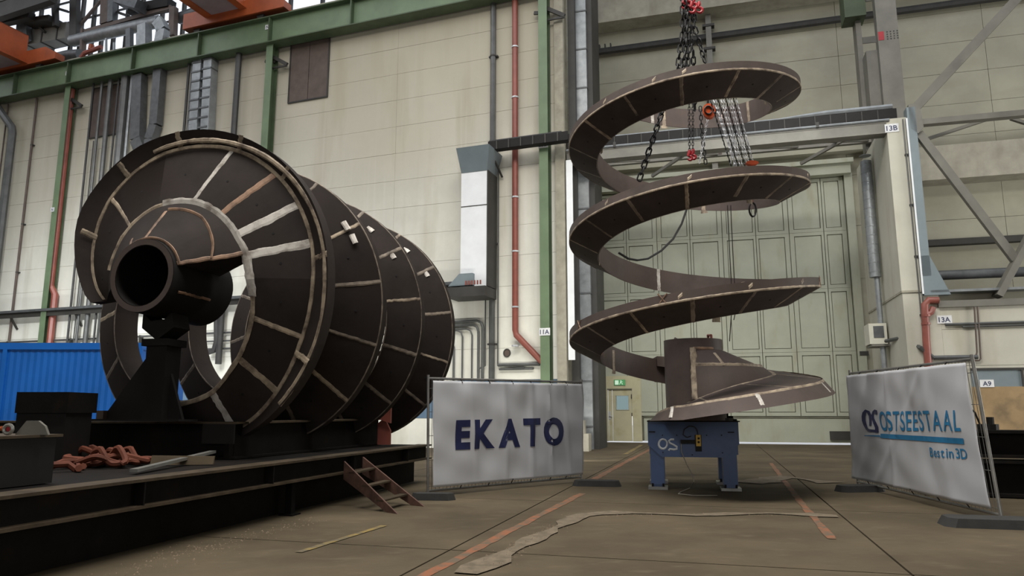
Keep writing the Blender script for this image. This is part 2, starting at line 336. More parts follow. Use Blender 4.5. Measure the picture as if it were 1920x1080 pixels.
# ------------------------------------------------------------------ the big gate, four leaves of panels
g = MB(); g.fbox(B, GL+.1, .30, GO-.08, GO-.02, .085, GT); g.fbox(B, 1.86, GR-.1, GO-.08, GO-.02, .085, GT); g.fbox(B, .30, 1.86, GO-.08, GO-.02, 2.52, GT)
gate = struct(g.build('door_1', 'gate_line'))
cols = [B.sz(x, 600, GO)[0] for x in (1130, 1178.5, 1237, 1300, 1362, 1426, 1490, 1556.5, 1612)]; cols[0] = GL+.18; cols[-1] = GR-.18
rowz = [1.22, 4.02, 6.82, 9.42, 11.9]
for r in range(4):
    for k in range(8):
        s0, s1 = cols[k], cols[k+1]; m0 = .20 if k % 2 == 0 else .11; m1 = .20 if k % 2 else .11
        z0, z1 = rowz[r], rowz[r+1]
        lowdoor = k == 0 and r == 0
        st = MB()   # stiles and rails around the panel
        zb = 2.75 if lowdoor else z0
        st.fbox(B, s0+.015, s0+m0, GO-.03, GO+.05, zb, z1-.01); st.fbox(B, s1-m1, s1-.015, GO-.03, GO+.05, zb, z1-.01)
        st.fbox(B, s0+m0, s1-m1, GO-.03, GO+.05, z1-.16, z1-.01); st.fbox(B, s0+m0, s1-m1, GO-.03, GO+.05, zb, zb+.15)
        st.build('panel_frame', 'gate', gate)
        p = MB(); p.fbox(B, s0+m0+.03, s1-m1-.03, GO-.03, GO+.012, zb+.18, z1-.19); p.build('panel', 'gate', gate)
b = MB(); b.fbox(B, 2.05, GR-.2, GO-.03, GO+.07, .085, 1.12); b.build('kick_plate', 'gate', gate)
b = MB(); b.fbox(B, 2.05, GR-.2, GO-.03, GO+.11, 1.13, 1.2); b.build('rail', 'gate_line', gate)
b = MB(); P = B.sz(1650, 663, GO); b.fbox(B, cols[7]+1.05, cols[7]+1.4, GO+.05, GO+.25, P[1]-.08, P[1]+.1); b.build('latch', 'dark_steel', gate)
b = MB(); b.fbox(B, 9.95, 10.75, GO+.05, GO+.2, .22, .58); b.build('stop_block', 'dark_steel', gate)
b = MB(); b.fbox(B, GL-.25, GL+.16, GO-.02, GO+.22, 0, GT+.05); b.fbox(B, GR-.16, GR+.18, GO-.02, GO+.22, 0, GT+.05); struct(b.build('trim_1', 'gate'))
b = MB(); b.fbox(B, GL, GR+.1, GO-.02, GO+.5, GT-.02, GT+.42); b.fbox(B, GL, GR+.2, GO, GO+.7, GT+.42, GT+.62); struct(b.build('trim_2', 'gate'))
# personnel door in the gate
d = MB(); d.fbox(B, .62, 1.50, GO-.05, GO+.055, .06, 1.50); d.fbox(B, .62, .80, GO-.05, GO+.055, 1.50, 2.13); d.fbox(B, 1.36, 1.50, GO-.05, GO+.055, 1.50, 2.13); d.fbox(B, .62, 1.50, GO-.05, GO+.055, 2.13, 2.42)
d.fbox(B, .42, .60, GO-.05, GO+.05, .06, 2.42)
pd = struct(d.build('door_2', 'door'))
b = MB(); b.fbox(B, .28, .40, GO-.06, GO+.09, .05, 2.62); b.fbox(B, 1.53, 1.95, GO-.06, GO+.07, .05, 2.45); b.fbox(B, .28, 1.95, GO-.06, GO+.07, 2.45, 3.05); b.fbox(B, .0, .28, GO-.06, GO+.06, .05, 2.8); b.build('door_frame', 'door', pd)
b = MB(); b.fbox(B, .38, 1.54, GO-.03, GO+.12, 2.42, 2.47); b.build('door_head', 'gate_line', pd)
b = MB(); b.fbox(B, .79, 1.37, GO-.02, GO-.012, 1.49, 2.14); b.build('door_glass', 'glass_dim', pd)
b = MB(); b.fbox(B, .77, .80, GO+.05, GO+.075, 1.47, 2.16); b.fbox(B, 1.36, 1.39, GO+.05, GO+.075, 1.47, 2.16); b.fbox(B, .77, 1.39, GO+.05, GO+.075, 2.13, 2.16); b.fbox(B, .77, 1.39, GO+.05, GO+.075, 1.47, 1.50); b.build('glass_frame', 'gate', pd)
b = MB(); b.fbox(B, .44, .52, GO+.05, GO+.07, 1.05, 1.42); b.tube([B.p(.48, GO+.06, 1.2), B.p(.48, GO+.14, 1.2), B.p(.62, GO+.14, 1.2)], .018, 6); b.build('door_handle', 'zinc', pd)
b = MB(); b.fbox(B, 1.49, 1.53, GO+.05, GO+.09, 2.0, 2.2); b.fbox(B, 1.49, 1.53, GO+.05, GO+.09, 1.2, 1.35); b.build('hinge', 'dark_steel', pd)
b = MB(); b.tube([B.p(.14, GO+.12, 1.15), B.p(.14, GO+.12, 2.25)], .03, 6); b.build('pull_bar', 'dark_steel', pd)
# exit sign above the door
ex = thing('exit_sign', 'small green and white emergency exit sign above the door in the gate', 'sign', B.p(.96, GO+.07, 2.62))
b = MB(); b.fbox(B, .72, 1.24, GO+.06, GO+.11, 2.62, 2.88); b.build('sign_box', 'exit_green', ex)
b = MB(); b.fbox(B, .76, .93, GO+.11, GO+.116, 2.65, 2.85); b.build('door_symbol', 'exit_lit', ex)
b = MB()
P = lambda x, z: B.p(x, GO+.118, z)
b.prism([P(1.02, 2.82), P(1.06, 2.82), P(1.06, 2.855), P(1.02, 2.855)], B.n*.003)
b.prism([P(1.00, 2.74), P(1.05, 2.74), P(1.07, 2.81), P(1.02, 2.81)], B.n*.003)
b.prism([P(1.0, 2.74), P(.96, 2.65), P(.985, 2.65), P(1.03, 2.74)], B.n*.003)
b.prism([P(1.03, 2.74), P(1.09, 2.70), P(1.09, 2.65), P(1.115, 2.65), P(1.115, 2.72), P(1.05, 2.75)], B.n*.003)
b.prism([P(1.06, 2.80), P(1.13, 2.77), P(1.13, 2.79), P(1.06, 2.82)], B.n*.003)
b.build('running_figure', 'exit_lit', ex)

# ------------------------------------------------------------------ pillar between the bays, lower wall on the right
b = MB(); b.fbox(B, 11.50, 12.14, -5.6, 0, 5.42, 11.58); b.fbox(B, 11.52, 12.6, -5.6, -.02, 0, 5.42); struct(b.build('pillar', 'pillar'))
b = MB(); b.fbox(B, 11.49, 12.5, -5.6, .03, 5.38, 5.45); struct(b.build('trim_3', 'joint'))
b = MB(); b.fbox(B, 12.6, 26, -.9, -.12, 0, 5.0); wr = struct(b.build('wall_right', 'joint'))
for k, (z0, z1) in enumerate(((0, 2.9), (2.9, 4.1), (4.1, 5.0))):
    for s0, s1 in ((12.6, 18.6), (18.6, 26)):
        b = MB(); b.fbox(B, s0+.006, s1-.006, -.14, -.03, z0+.006, z1-.006); b.build('wall_panel', 'pillar', wr)
# far side walls and roof of the hall (outside the view, they shade the near part)
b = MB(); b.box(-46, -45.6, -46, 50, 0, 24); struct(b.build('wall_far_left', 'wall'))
b = MB(); b.box(-46, 30, -46.4, -46, 0, 24); struct(b.build('wall_rear', 'wall_gate'))
b = MB(); b.box(30, 30.4, -46, 30, 0, 24); struct(b.build('wall_far_right', 'wall_gate'))
b = MB(); b.box(-46, 30, -46, 12.5, 24, 24.3); b.fbox(W, -46, 1, -3.4, 3.5, 28, 28.3); b.fbox(B, -2, 30, GO-.5, 2, 28, 28.3); struct(b.build('ceiling', 'roof'))
# ------------------------------------------------------------------ the two giant screws
def lerpk(keys, x):
    if x <= keys[0][0]: return keys[0][1]
    for (a, p), (b_, q) in zip(keys, keys[1:]):
        if x <= b_:
            t = (x-a)/(b_-a); return p+(q-p)*t
    return keys[-1][1]
class Screw:
    """axis point C, axis D, two cross directions; P(r, phi, a) is a point at radius r, angle phi, a along the axis"""
    def __init__(k, C, D, h, v): k.C, k.D, k.h, k.v = V(C), V(D), V(h), V(v)
    def rad(k, ph): t = math.radians(ph); return k.h*math.cos(t)+k.v*math.sin(t)
    def tan(k, ph): t = math.radians(ph); return k.v*math.cos(t)-k.h*math.sin(t)
    def P(k, r, ph, a): return k.C+k.D*a+k.rad(ph)*r
def flight(sc, root, angs, sec, name='flight_plate', holes=None, mats=None, dark=None):
    mats = mats or (('steel_shaded', 'hole') if sc is not US else ('steel', 'hole', 'steel_underside'))
    """closed plates between successive seams; sec(phi) is the section as (r, a) points"""
    for i, (p0, p1) in enumerate(zip(angs, angs[1:])):
        n = 6; b = MB(); vs = []; K = len(sec(p0))
        for j in range(n+1):
            ph = p0+(p1-p0)*j/n; vs += [sc.P(r, ph, a) for r, a in sec(ph)]
        fs = [(j*K+q, j*K+(q+1) % K, (j+1)*K+(q+1) % K, (j+1)*K+q) for j in range(n) for q in range(K)]
        fs += [tuple(range(K-1, -1, -1)), tuple(n*K+q for q in range(K))]
        b.add(vs, fs)
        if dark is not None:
            for j in range(n): b.m[j*K+dark] = 2  # underside faces take the darker steel as painted shade
        if holes:
            b.mi = 1; ph = (p0+p1)/2; S = sec(ph); (r0, a0), (r1, a1) = S[holes[0]], S[holes[1]]
            c = sc.P((r0+r1)/2, ph, (a0+a1)/2); e = (sc.P(r0, ph, a0)-sc.P(r1, ph, a1)).normalized(); t = sc.tan(ph); nn = e.cross(t).normalized()
            if nn.dot(sc.D) > 0: nn = -nn
            b.prism([c+(e*math.cos(q*math.pi/4)+t*math.sin(q*math.pi/4))*.02-nn*.02 for q in range(8)], nn*.023)
        b.build(name, list(mats), root, smooth=True)
def seam(sc, root, ph, p, q, w, m, t0=0.0, t1=1.0, name='weld_seam', wob=.007, face=-1, dphi=0):
    """a ground weld across a plate, from section point p to section point q"""
    n = 16; pts = []; sd = []; nr = []
    for i in range(n):
        t = t0+(t1-t0)*i/(n-1); r = p[0]+(q[0]-p[0])*t; a = p[1]+(q[1]-p[1])*t; f = ph+dphi*t
        pts.append(sc.P(r, f, a)+sc.tan(f)*random.uniform(-wob, wob)); sd.append(sc.tan(f))
        e = (sc.rad(f)*(q[0]-p[0])+sc.D*(q[1]-p[1])).normalized(); nn = e.cross(sc.tan(f)); nn = nn if nn.dot(sc.D)*face > 0 else -nn; nr.append(nn)
    b = MB(); b.bead(pts, sd, nr, lambda i: w, .003); return b.build(name, m, root)
def edgeweld(sc, root, p0, p1, fn, nrm, side, w, m, step=3.0, name='edge_weld', jit=.25, h=.003):
    n = max(3, int(abs(p1-p0)/step)); pts, sd, nr = [], [], []
    for i in range(n+1):
        ph = p0+(p1-p0)*i/n; r, a = fn(ph); pts.append(sc.P(r, ph, a)); sd.append(side(ph)); nr.append(nrm(ph))
    b = MB(); b.bead(pts, sd, nr, lambda i: w*random.uniform(1-jit*.4, 1+jit*.4), h); return b.build(name, m, root)

# --- the upright screw on the blue stand
US = Screw((3.533, 14.17, 0), (.018, .104, 1), (1, 0, 0), (0, 1, 0)); US.C = V((3.533-.018*3, 14.17-.104*3, 0))
us = thing('mixing_screw', 'huge brown steel spiral standing upright on the blue stand, hung with chains', 'screw', (3.5, 13.9, 1.27))
def zo(ph): return 2.818+2.07*(ph-540)/360   # lower outer edge, ph = 540 at the left
RO, RI = 2.4, 1.80
def usec(ph):
    z = zo(ph); return [(RO, z), (RO, z+.175), (RI, z+.19), (RI, z-.31)]
ST = 360/14.0
ang = [462-ST+ST*k for k in range(0, 46)]; ang = [a for a in ang if a < 1552]+[1563]
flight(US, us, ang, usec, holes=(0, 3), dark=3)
for i, a in enumerate(ang):
    S = usec(a)
    seam(US, us, a, S[0], S[3], random.uniform(.032, .055), 'weld_dull' if i % 3 else 'weld', .0, random.choice((1, 1, .95, .8)))
    if i % 5 == 2: seam(US, us, a+ST*.5, S[3], S[2], .07, 'weld', name='inner_weld', wob=.006)
edgeweld(US, us, 462, 1562, lambda p: (RO, zo(p)+.012), lambda p: US.rad(p), lambda p: V((0, 0, 1)), .022, 'weld', 2.0)
edgeweld(US, us, 462, 1562, lambda p: (RO-.012, zo(p)-.004), lambda p: -US.D, lambda p: US.rad(p), .014, 'weld', 2.0)
edgeweld(US, us, 600, 1562, lambda p: (RI+.01, zo(p)-.31), lambda p: -US.D, lambda p: US.rad(p), .008, 'weld_dull', 3)
# ground patches on the outer rim
for ph in (612, 640, 668, 694, 940, 978, 1046, 1078, 1300, 1325, 1338):
    z = zo(ph); b = MB(); b.bead([US.P(RO, ph+d, z+.09+.07*d/2) for d in (-.9, -.3, .3, .9)], [V((0, 0, 1))]*4, [US.rad(ph)]*4, lambda i: .04, .004); b.build('ground_patch', 'weld', us)
# chalk crosses
def cross(ph, r, z, size, inward, m='chalk'):
    n = US.rad(ph)*(-1 if inward else 1); t = US.tan(ph); u = V((0, 0, 1)); c = US.P(r, ph, z)+n*.004; b = MB()
    for sx in (1, -1):
        pts = [c+(t*sx*(k-.5)*1.1+u*(k-.5)*1.4)*size for k in (0, .25, .5, .75, 1)]
        b.bead(pts, [t*1.4-u*sx*1.1]*5, [n]*5, lambda i: size*.085, .004)
    b.build('chalk_cross', m, us)
cross(1486, RI, zo(1486)-.05, .24, True)
for a in (1462, 1538): seam(US, us, a, (RI, zo(a)-.31), (RI, zo(a)+.19), .06, 'weld_white' if a > 1500 else 'weld', name='inner_weld', wob=.006)
seam(US, us, 818, (RI, zo(818)-.31), (RI, zo(818)+.19), .06, 'weld_white', name='inner_weld', wob=.006)
cross(605, RO, zo(605)+.10, .14, False, 'weld_rust'); cross(558, RO, zo(558)+.10, .13, False, 'weld_rust'); cross(690, RO, zo(690)+.1, .13, False, 'weld_rust'); cross(520, RI, zo(520)-.05, .16, True, 'weld_rust')
# bottom blade with its skirt, growing out of the hub
def r0(ph): return lerpk([(222, 1.45), (236, 1.75), (250, 2.08), (270, 2.38), (300, 2.46), (330, 2.46), (400, 2.45), (462, 2.41)], ph)
def z0(ph): return lerpk([(222, 1.27), (250, 1.30), (270, 1.42), (300, 1.60), (330, 1.74), (360, 1.88), (400, 2.08), (462, 2.385)], ph)
def rf(ph): return lerpk([(222, .62), (250, .70), (270, .82), (315, 1.18), (345, 1.45), (400, 1.55), (462, 1.75)], ph)
def bsec(ph):
    z, R = z0(ph), r0(ph); k = lerpk([(222, .4), (245, 1), (440, 1), (462, .75)], ph)
    return [(R, z), (R-.17, z+.22*k), (rf(ph), z+.29*k+.02), (lerpk([(380, .5), (462, 1.75)], ph), z+.02)]
angb = [222, 244, 262, 282, 303, 326, 348, 370, 395, 420, 441, 462]
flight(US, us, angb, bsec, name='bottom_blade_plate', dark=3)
for i, a in enumerate(angb[1:9]):
    S = bsec(a)
    if i % 2 == 0: seam(US, us, a, S[1], S[0], .05, 'weld_white', -.05, .8, face=1, name='skirt_weld')
    else: seam(US, us, a, S[1], S[2], .03, 'weld', 0, 1, face=1)
edgeweld(US, us, 223, 400, lambda p: bsec(p)[1], lambda p: US.rad(p)*.8+US.D*.4, lambda p: US.D-US.rad(p)*.5, .030, 'weld', 1.5, 'rim_weld')
edgeweld(US, us, 226, 372, lambda p: bsec(p)[2], lambda p: US.D+US.rad(p)*.5, lambda p: US.rad(p), .05, 'weld', 2.0, 'fairing_weld')
# hub tube and fairing
HR = .555
b = MB(); n = 40; vs = []
for z, r in ((1.27, HR), (2.80, HR), (2.80, HR-.07), (1.27, HR-.07)): vs += [US.P(r, 360*j/n, z) for j in range(n)]
b.add(vs, [(q*n+j, q*n+(j+1) % n, ((q+1) % 4)*n+(j+1) % n, ((q+1) % 4)*n+j) for q in range(4) for j in range(n)]); b.build('hub_tube', 'steel', us, smooth=True)
b = MB(); b.tube([US.P(.50, 300, 2.8), US.P(.5, 300, 2.86), US.P(.36, 310, 2.88), US.P(.36, 310, 2.8)], .025, 6); b.build('lifting_lug', 'red_pipe', us)
b = MB(); b.prism([US.P(.5, 225, 2.79), US.P(.54, 215, 2.79), US.P(.50, 215, 2.84)], V((.02, .03, 0))); b.build('lug_plate', 'steel', us)
def fsec(ph):
    z = z0(ph); zt = 2.60; rm = lerpk([(256, .60), (275, .72), (315, 1.0), (350, 1.30), (400, 1.4), (430, 1.0)], ph); zm = lerpk([(256, 2.28), (350, 2.26), (430, 2.3)], ph)
    return [(HR-.02, zt), (rm, zm), (rf(ph)-.01, z+.30), (HR-.02, z+.30)]
angf = [256, 275, 300, 325, 350, 375, 400, 430]
flight(US, us, angf, fsec, name='fairing_plate')
edgeweld(US, us, 257, 345, lambda p: fsec(p)[1], lambda p: US.rad(p)+US.D*.3, lambda p: US.D, .045, 'weld', 2.5, 'fairing_weld')
S = fsec(256); seam(US, us, 255.5, (HR+.004, 2.62), (HR+.03, z0(256)+.35), .055, 'weld', 0, 1, face=1, name='hub_weld')
b = MB(); k = [(HR+.012, 256.5, 2.60), (S[1][0]+.01, 256.2, 2.28), (S[2][0]+.01, 256.2, z0(256)+.32)]
pts = []
for (ra, pa, za), (rb, pb, zb) in zip(k, k[1:]): pts += [US.P(ra+(rb-ra)*t/5, pa+(pb-pa)*t/5, za+(zb-za)*t/5) for t in range(6)]
b.bead(pts, [US.tan(256)]*len(pts), [US.rad(250)]*len(pts), lambda i: .055*random.uniform(.7, 1.2), .01); b.build('hub_weld', 'weld', us)
seam(US, us, 296, fsec(296)[0], fsec(296)[1], .05, 'weld', .25, 1.0, face=1, name='fairing_weld')
b = MB(); b.bead([US.P(HR, p, 2.605) for p in range(256, 300, 6)], [US.D]*8, [US.rad(p) for p in range(256, 300, 6)], lambda i: .03, .006); b.build('hub_weld', 'weld_rust', us)

# --- the lying screw on the dark platform
D = V((.24965, .96820, -.01643)); LS = Screw((-5.16364, 10.01806, 3.31471), D, (-.96833, .24969, 0), (.0041, .0159, .99987))
ls = thing('mixing_screw', 'huge brown steel spiral lying on the dark platform, its open hub facing forward', 'screw', (-4.9, 11.5, .85))
PI_ = 1.79
def ao(ph): return .75+.15*ph/180 if ph < 180 else .90+PI_*(ph-180)/360
Wk = [(-12, 1.25), (0, 1.5), (10, 1.66), (20, 1.80), (33, 1.97), (44, 2.09), (60, 2.18), (75, 2.235), (110, 2.225), (135, 2.19), (165, 2.15), (190, 2.10), (206, 2.09), (222, 2.15), (240, 2.24), (275, 2.3)]
Ok = [(-12, 1.45), (-3, 1.66), (8, 1.86), (16, 2.02), (25, 2.20), (32, 2.32), (41, 2.38), (53, 2.44), (66, 2.49), (94, 2.475), (119, 2.43), (134, 2.41), (180, 2.41), (275, 2.4)]
Ik = [(-12, .95), (25, 1.04), (50, 1.13), (73, 1.19), (106, 1.215), (150, 1.21), (183, 1.31), (198, 1.38), (221, 1.48), (235, 1.55), (250, 1.67), (275, 1.74)]
def lsec1(ph):
    a = ao(ph); ro, rw, ri = lerpk(Ok, ph), lerpk(Wk, ph), lerpk(Ik, ph)
    return [(ro, a-.10*min(1, (ro-rw)/.25)), (rw, a), (ri, a-.35), (ri, a+.17), (ro, a+.12)]
ang1 = [-8, 20, 50, 76, 103, 127, 147, 164, 179, 202, 226, 250, 275]
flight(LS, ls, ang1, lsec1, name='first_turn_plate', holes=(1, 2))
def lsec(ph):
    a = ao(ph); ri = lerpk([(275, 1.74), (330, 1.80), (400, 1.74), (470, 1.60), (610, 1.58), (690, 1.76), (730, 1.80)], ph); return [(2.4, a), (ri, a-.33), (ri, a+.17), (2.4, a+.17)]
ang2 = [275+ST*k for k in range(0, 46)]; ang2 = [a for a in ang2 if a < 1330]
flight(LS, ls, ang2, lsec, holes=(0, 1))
mm = {20: 'weld', 50: 'weld', 76: 'weld', 103: 'weld_white', 127: 'weld_rust', 147: 'weld_white', 164: 'weld_white', 179: 'weld_white', 202: 'weld', 226: 'weld', 250: 'weld_white'}
ww = {50: .035, 103: .04, 127: .06, 147: .085, 164: .085, 202: .05, 226: .06, 250: .07}
for a in ang1[1:-1]:
    S = lsec1(a)
    if a not in (20, 76, 179): seam(LS, ls, a, S[2], S[1], ww.get(a, .03), mm[a], .02, 1.0, dphi={50: -5, 103: 4, 127: 3}.get(a, 0), wob=.006)
    if a in (20, 50, 76, 103, 127, 164, 202): seam(LS, ls, a+7, S[1], S[0], .045, 'weld', 0, 1, name='skirt_weld')
for i, a in enumerate(ang2[:-1]):
    S = lsec(a); seam(LS, ls, a, S[0], S[1], random.uniform(.03, .05), 'weld' if i % 3 == 0 else 'weld_dull', 0, random.choice((1, .95)))
    if i % 4 == 1: seam(LS, ls, a+6, S[1], S[2], .05, 'weld', name='inner_weld')
edgeweld(LS, ls, -7, 255, lambda p: (lerpk(Wk, p), ao(p)), lambda p: -D, LS.rad, .046, 'weld', 2.0, 'rim_weld', h=.022)
edgeweld(LS, ls, 72, 228, lambda p: (lerpk([(72, 2.29), (110, 2.31), (160, 2.35), (228, 2.37)], p), lsec1(p)[0][1]+.04-.02), lambda p: -D, LS.rad, .040, 'weld', 2.0, 'rim_weld', h=.012)
edgeweld(LS, ls, 80, 190, lambda p: (lerpk(Ik, p)+.015, ao(p)-.355), lambda p: -D, LS.rad, .075, 'weld_white', 2.5, 'inner_weld')
edgeweld(LS, ls, 12, 80, lambda p: (lerpk(Ik, p)+.01, ao(p)-.352), lambda p: -D, LS.rad, .045, 'weld', 3, 'inner_weld')
edgeweld(LS, ls, 190, 285, lambda p: (lerpk(Ik, p)+.015 if p < 275 else 1.76, ao(p)-.35), lambda p: -D, LS.rad, .04, 'weld', 3, 'inner_weld')
edgeweld(LS, ls, 250, 1315, lambda p: (2.385, ao(p)-.004), lambda p: -D, LS.rad, .018, 'weld_dull', 2.5, 'edge_weld')
edgeweld(LS, ls, 285, 1315, lambda p: (lsec(p)[1][0]+.012, ao(p)-.33), lambda p: -D, LS.rad, .012, 'weld_dull', 3, 'edge_weld')
for ph in (505, 512, 850, 868, 1210, 1228):
    S = lsec(ph); b = MB(); c = LS.P(2.2, ph, ao(ph)-.11); e_ = LS.rad(ph)*.6-D*-.33; n_p = e_.cross(LS.tan(ph)).normalized(); n_p = n_p if n_p.dot(D) < 0 else -n_p; b.bead([c+LS.tan(ph)*d for d in (-.09, -.03, .03, .09)], [e_]*4, [n_p]*4, lambda i: .05, .006); b.build('ground_patch', 'weld_white', ls)
# hub of the lying screw
b = MB(); vs = []
for a, r in ((-.05, .525), (1.25, .545), (1.25, .43), (-.05, .43)): vs += [LS.P(r, 360*j/n, a) for j in range(n)]
b.add(vs, [(q*n+j, q*n+(j+1) % n, ((q+1) % 4)*n+(j+1) % n, ((q+1) % 4)*n+j) for q in range(4) for j in range(n)]); b.build('hub_tube', 'black_steel', ls, smooth=True)
b = MB(); vs = [LS.P(r, 360*j/n, -.056) for r in (.44, .52) for j in range(n)]; b.add(vs, [(j, (j+1) % n, n+(j+1) % n, n+j) for j in range(n)]); b.build('hub_ring', 'steel', ls)
b = MB(); vs = [LS.P(.44, 360*j/24, 1.0) for j in range(24)]; b.add(vs, [tuple(range(24))]); b.build('hub_diaphragm', 'hole', ls)
def fs1(ph):
    a = ao(ph); ri = lerpk(Ik, ph); return [(.53, .02), (ri, a-.352), (ri, a-.1), (.53, .95)]
flight(LS, ls, [-8, 22, 52, 80, 108, 136, 163], fs1, name='fairing_plate')
for ph in (52, 80): seam(LS, ls, ph, fs1(ph)[0], fs1(ph)[1], .03, 'weld_rust', 0, .8 if ph == 80 else .35, name='fairing_weld', dphi=8)
seam(LS, ls, 162, fs1(162)[0], fs1(162)[1], .035, 'weld_rust', 0, 1.0, name='fairing_weld')
edgeweld(LS, ls, 88, 162, lambda p: (lambda t: (.53+(lerpk(Ik, p)-.53)*t, .02+(ao(p)-.352-.02)*t-.012))(lerpk([(90, .82), (120, .80), (150, .62), (163, .50)], p)), lambda p: -D+LS.rad(p)*.6, LS.rad, .028, 'weld_rust', 4, 'fairing_weld')
edgeweld(LS, ls, 20, 165, lambda p: (.56, .02), lambda p: -D+LS.rad(p)*.5, LS.rad, .02, 'weld_rust', 5, 'hub_weld')
seam(LS, ls, 205, (.548, .1), (.548, .8), .02, 'weld_rust', 0, 1, name='hub_weld', face=1)
# ------------------------------------------------------------------ dark platform under the lying screw
DP = V((math.sin(math.radians(15)), math.cos(math.radians(15)), 0)); RP = V((DP.y, -DP.x, 0))
E0 = atZ(0, 932, .76); E0.z = 0
def pl(t, l, z): return E0+DP*t+RP*l+V((0, 0, z))       # t along the front edge (away), l to the right, z up
def ploc(px, py, z): q = atZ(px, py, z)-E0; return q.dot(DP), q.dot(RP)
class PF:
    p = staticmethod(lambda s, o, z: pl(s, o, z))
print('edge check', ploc(554, 870, .76), ploc(802, 840, .76))
pt = thing('steel_platform', 'long dark steel platform of rusted beams standing on short posts at the left', 'platform', pl(3, -1, 0))
b = MB(); b.fbox(PF, -2.2, 9.6, -.30, 0, .735, .765); b.fbox(PF, -2.2, 9.6, -.30, 0, .47, .50); b.build('beam_flange', 'flange', pt)
b = MB(); b.fbox(PF, -2.2, 9.6, -.18, -.12, .50, .735); b.build('beam_web', 'beam', pt)
for t in (-.6, 1.6, 3.9, 6.2, 8.4):
    b = MB(); b.fbox(PF, t, t+.02, -.12, -.01, .50, .735); b.build('web_stiffener', 'beam', pt)
b = MB(); b.fbox(PF, -2.2, 9.6, -5.6, -.31, .70, .755); b.build('deck_plate', 'beam', pt)
b = MB(); b.fbox(PF, -2.2, 9.6, -.40, -.38, .01, .47); b.build('shade_plate', 'beam', pt)  # dark sheet added for the unlit space under the platform
for t in (-1.5, 1.2, ploc(601, 968, 0)[0], 6.6, 9.2):
    for l in (-.6, -2.6, -5.2) if t != ploc(601, 968, 0)[0] else (-.2, -2.6):
        b = MB(); b.fbox(PF, t-.05, t+.05, l-.05, l+.05, .02, .47); b.fbox(PF, t-.11, t+.11, l-.11, l+.11, 0, .02); b.build('post', 'beam', pt)
for l in (-2.6, -5.2):
    b = MB(); b.fbox(PF, -2.2, 9.6, l-.12, l+.12, .47, .70); b.build('cross_beam', 'beam', pt)
# upper frame carrying the screw
ct, cl = ploc(440, 862, .76)
uf = thing('support_frame', 'black upper beam frame on the dark platform, cradling the lying spiral', 'frame', pl(ct, cl, .765))
TOP = 1.29
def ubeam(p0, p1, nm='beam'):
    b = MB(); u = V((0, 0, 1)); b.bar(p0+u*(TOP-.015), p1+u*(TOP-.015), .30, .03); b.build('top_flange', 'flange', uf)
    b = MB(); b.bar(p0+u*1.02, p1+u*1.02, .08, .51); b.bar(p0+u*.78, p1+u*.78, .30, .03); b.build(nm, 'beam', uf)
ubeam(pl(ct, cl-.15, 0), pl(9.35, cl-.15, 0), 'side_beam'); ubeam(pl(ct+.2, cl-3.1, 0), pl(9.35, cl-3.1, 0), 'side_beam')
ubeam(pl(ct+.15, cl-.1, 0), pl(ct+.15, cl-5.0, 0), 'end_beam'); ubeam(pl(9.3, cl-.3, 0), pl(9.3, cl-2.9, 0), 'end_beam')
b = MB(); b.fbox(PF, ct-.03, ct, cl-.55, cl-.02, .98, 1.26); b.build('corner_plate', 'black_steel', uf)
b = MB(); b.prism([pl(9.05, cl+.16, 1.30), pl(9.05, cl+.30, 1.05), pl(9.05, cl+.30, .77), pl(9.05, cl+.02, .77), pl(9.05, cl+.02, 1.2)], DP*.05); b.prism([pl(8.95, cl+.0, 1.30), pl(8.95, cl+.34, 1.52), pl(8.95, cl+.34, 1.2)], DP*.06); b.build('end_bracket', 'red_pipe', uf)
# stand under the hub
hb = LS.P(0, 0, .5); hx = LS.h
st = thing('screw_stand', 'black triangular steel stand holding up the hub of the lying spiral', 'stand', V((hb.x, hb.y, 1.30)))
R_ = -hx; zb = 1.30; y0 = D*(-.06)
q = lambda x, z, d=0: V((hb.x, hb.y, 0))+R_*x+D*d+V((0, 0, z))
b = MB(); b.bar(q(0, zb+.03), q(0, 2.42), .34, .30, up=D); b.build('column', 'black_steel', st)
b = MB(); b.prism([q(-.16, 2.34, -.03), q(-.95, zb+.02, -.03), q(-.16, zb+.02, -.03)], D*.05); b.prism([q(.16, 2.0, -.03), q(.42, zb+.02, -.03), q(.16, zb+.02, -.03)], D*.05); b.build('gusset', 'black_steel', st)
b = MB(); b.prism([q(-.26, 2.62, -.17), q(0, 2.44, -.17), q(.28, 2.62, -.17), q(.22, 2.86, -.17), q(.12, 2.74, -.17), q(-.12, 2.72, -.17), q(-.26, 2.84, -.17)], D*.34); b.prism([q(-.22, 2.36, -.2), q(.22, 2.36, -.2), q(.22, 2.46, -.2), q(-.22, 2.46, -.2)], D*.4); b.build('saddle', 'black_steel', st)
b = MB(); b.fbox(type('x', (), {'p': staticmethod(lambda s, o, z: q(s, z, -o))}), -1.0, .5, -.2, .2, zb, zb+.03); b.build('foot_plate', 'black_steel', st)
b = MB(); b.bar(q(-.98, zb+.09, -.05), q(-.86, zb+.09, -.05), .1, .12); b.build('foot_block', 'brown_sheet', st)
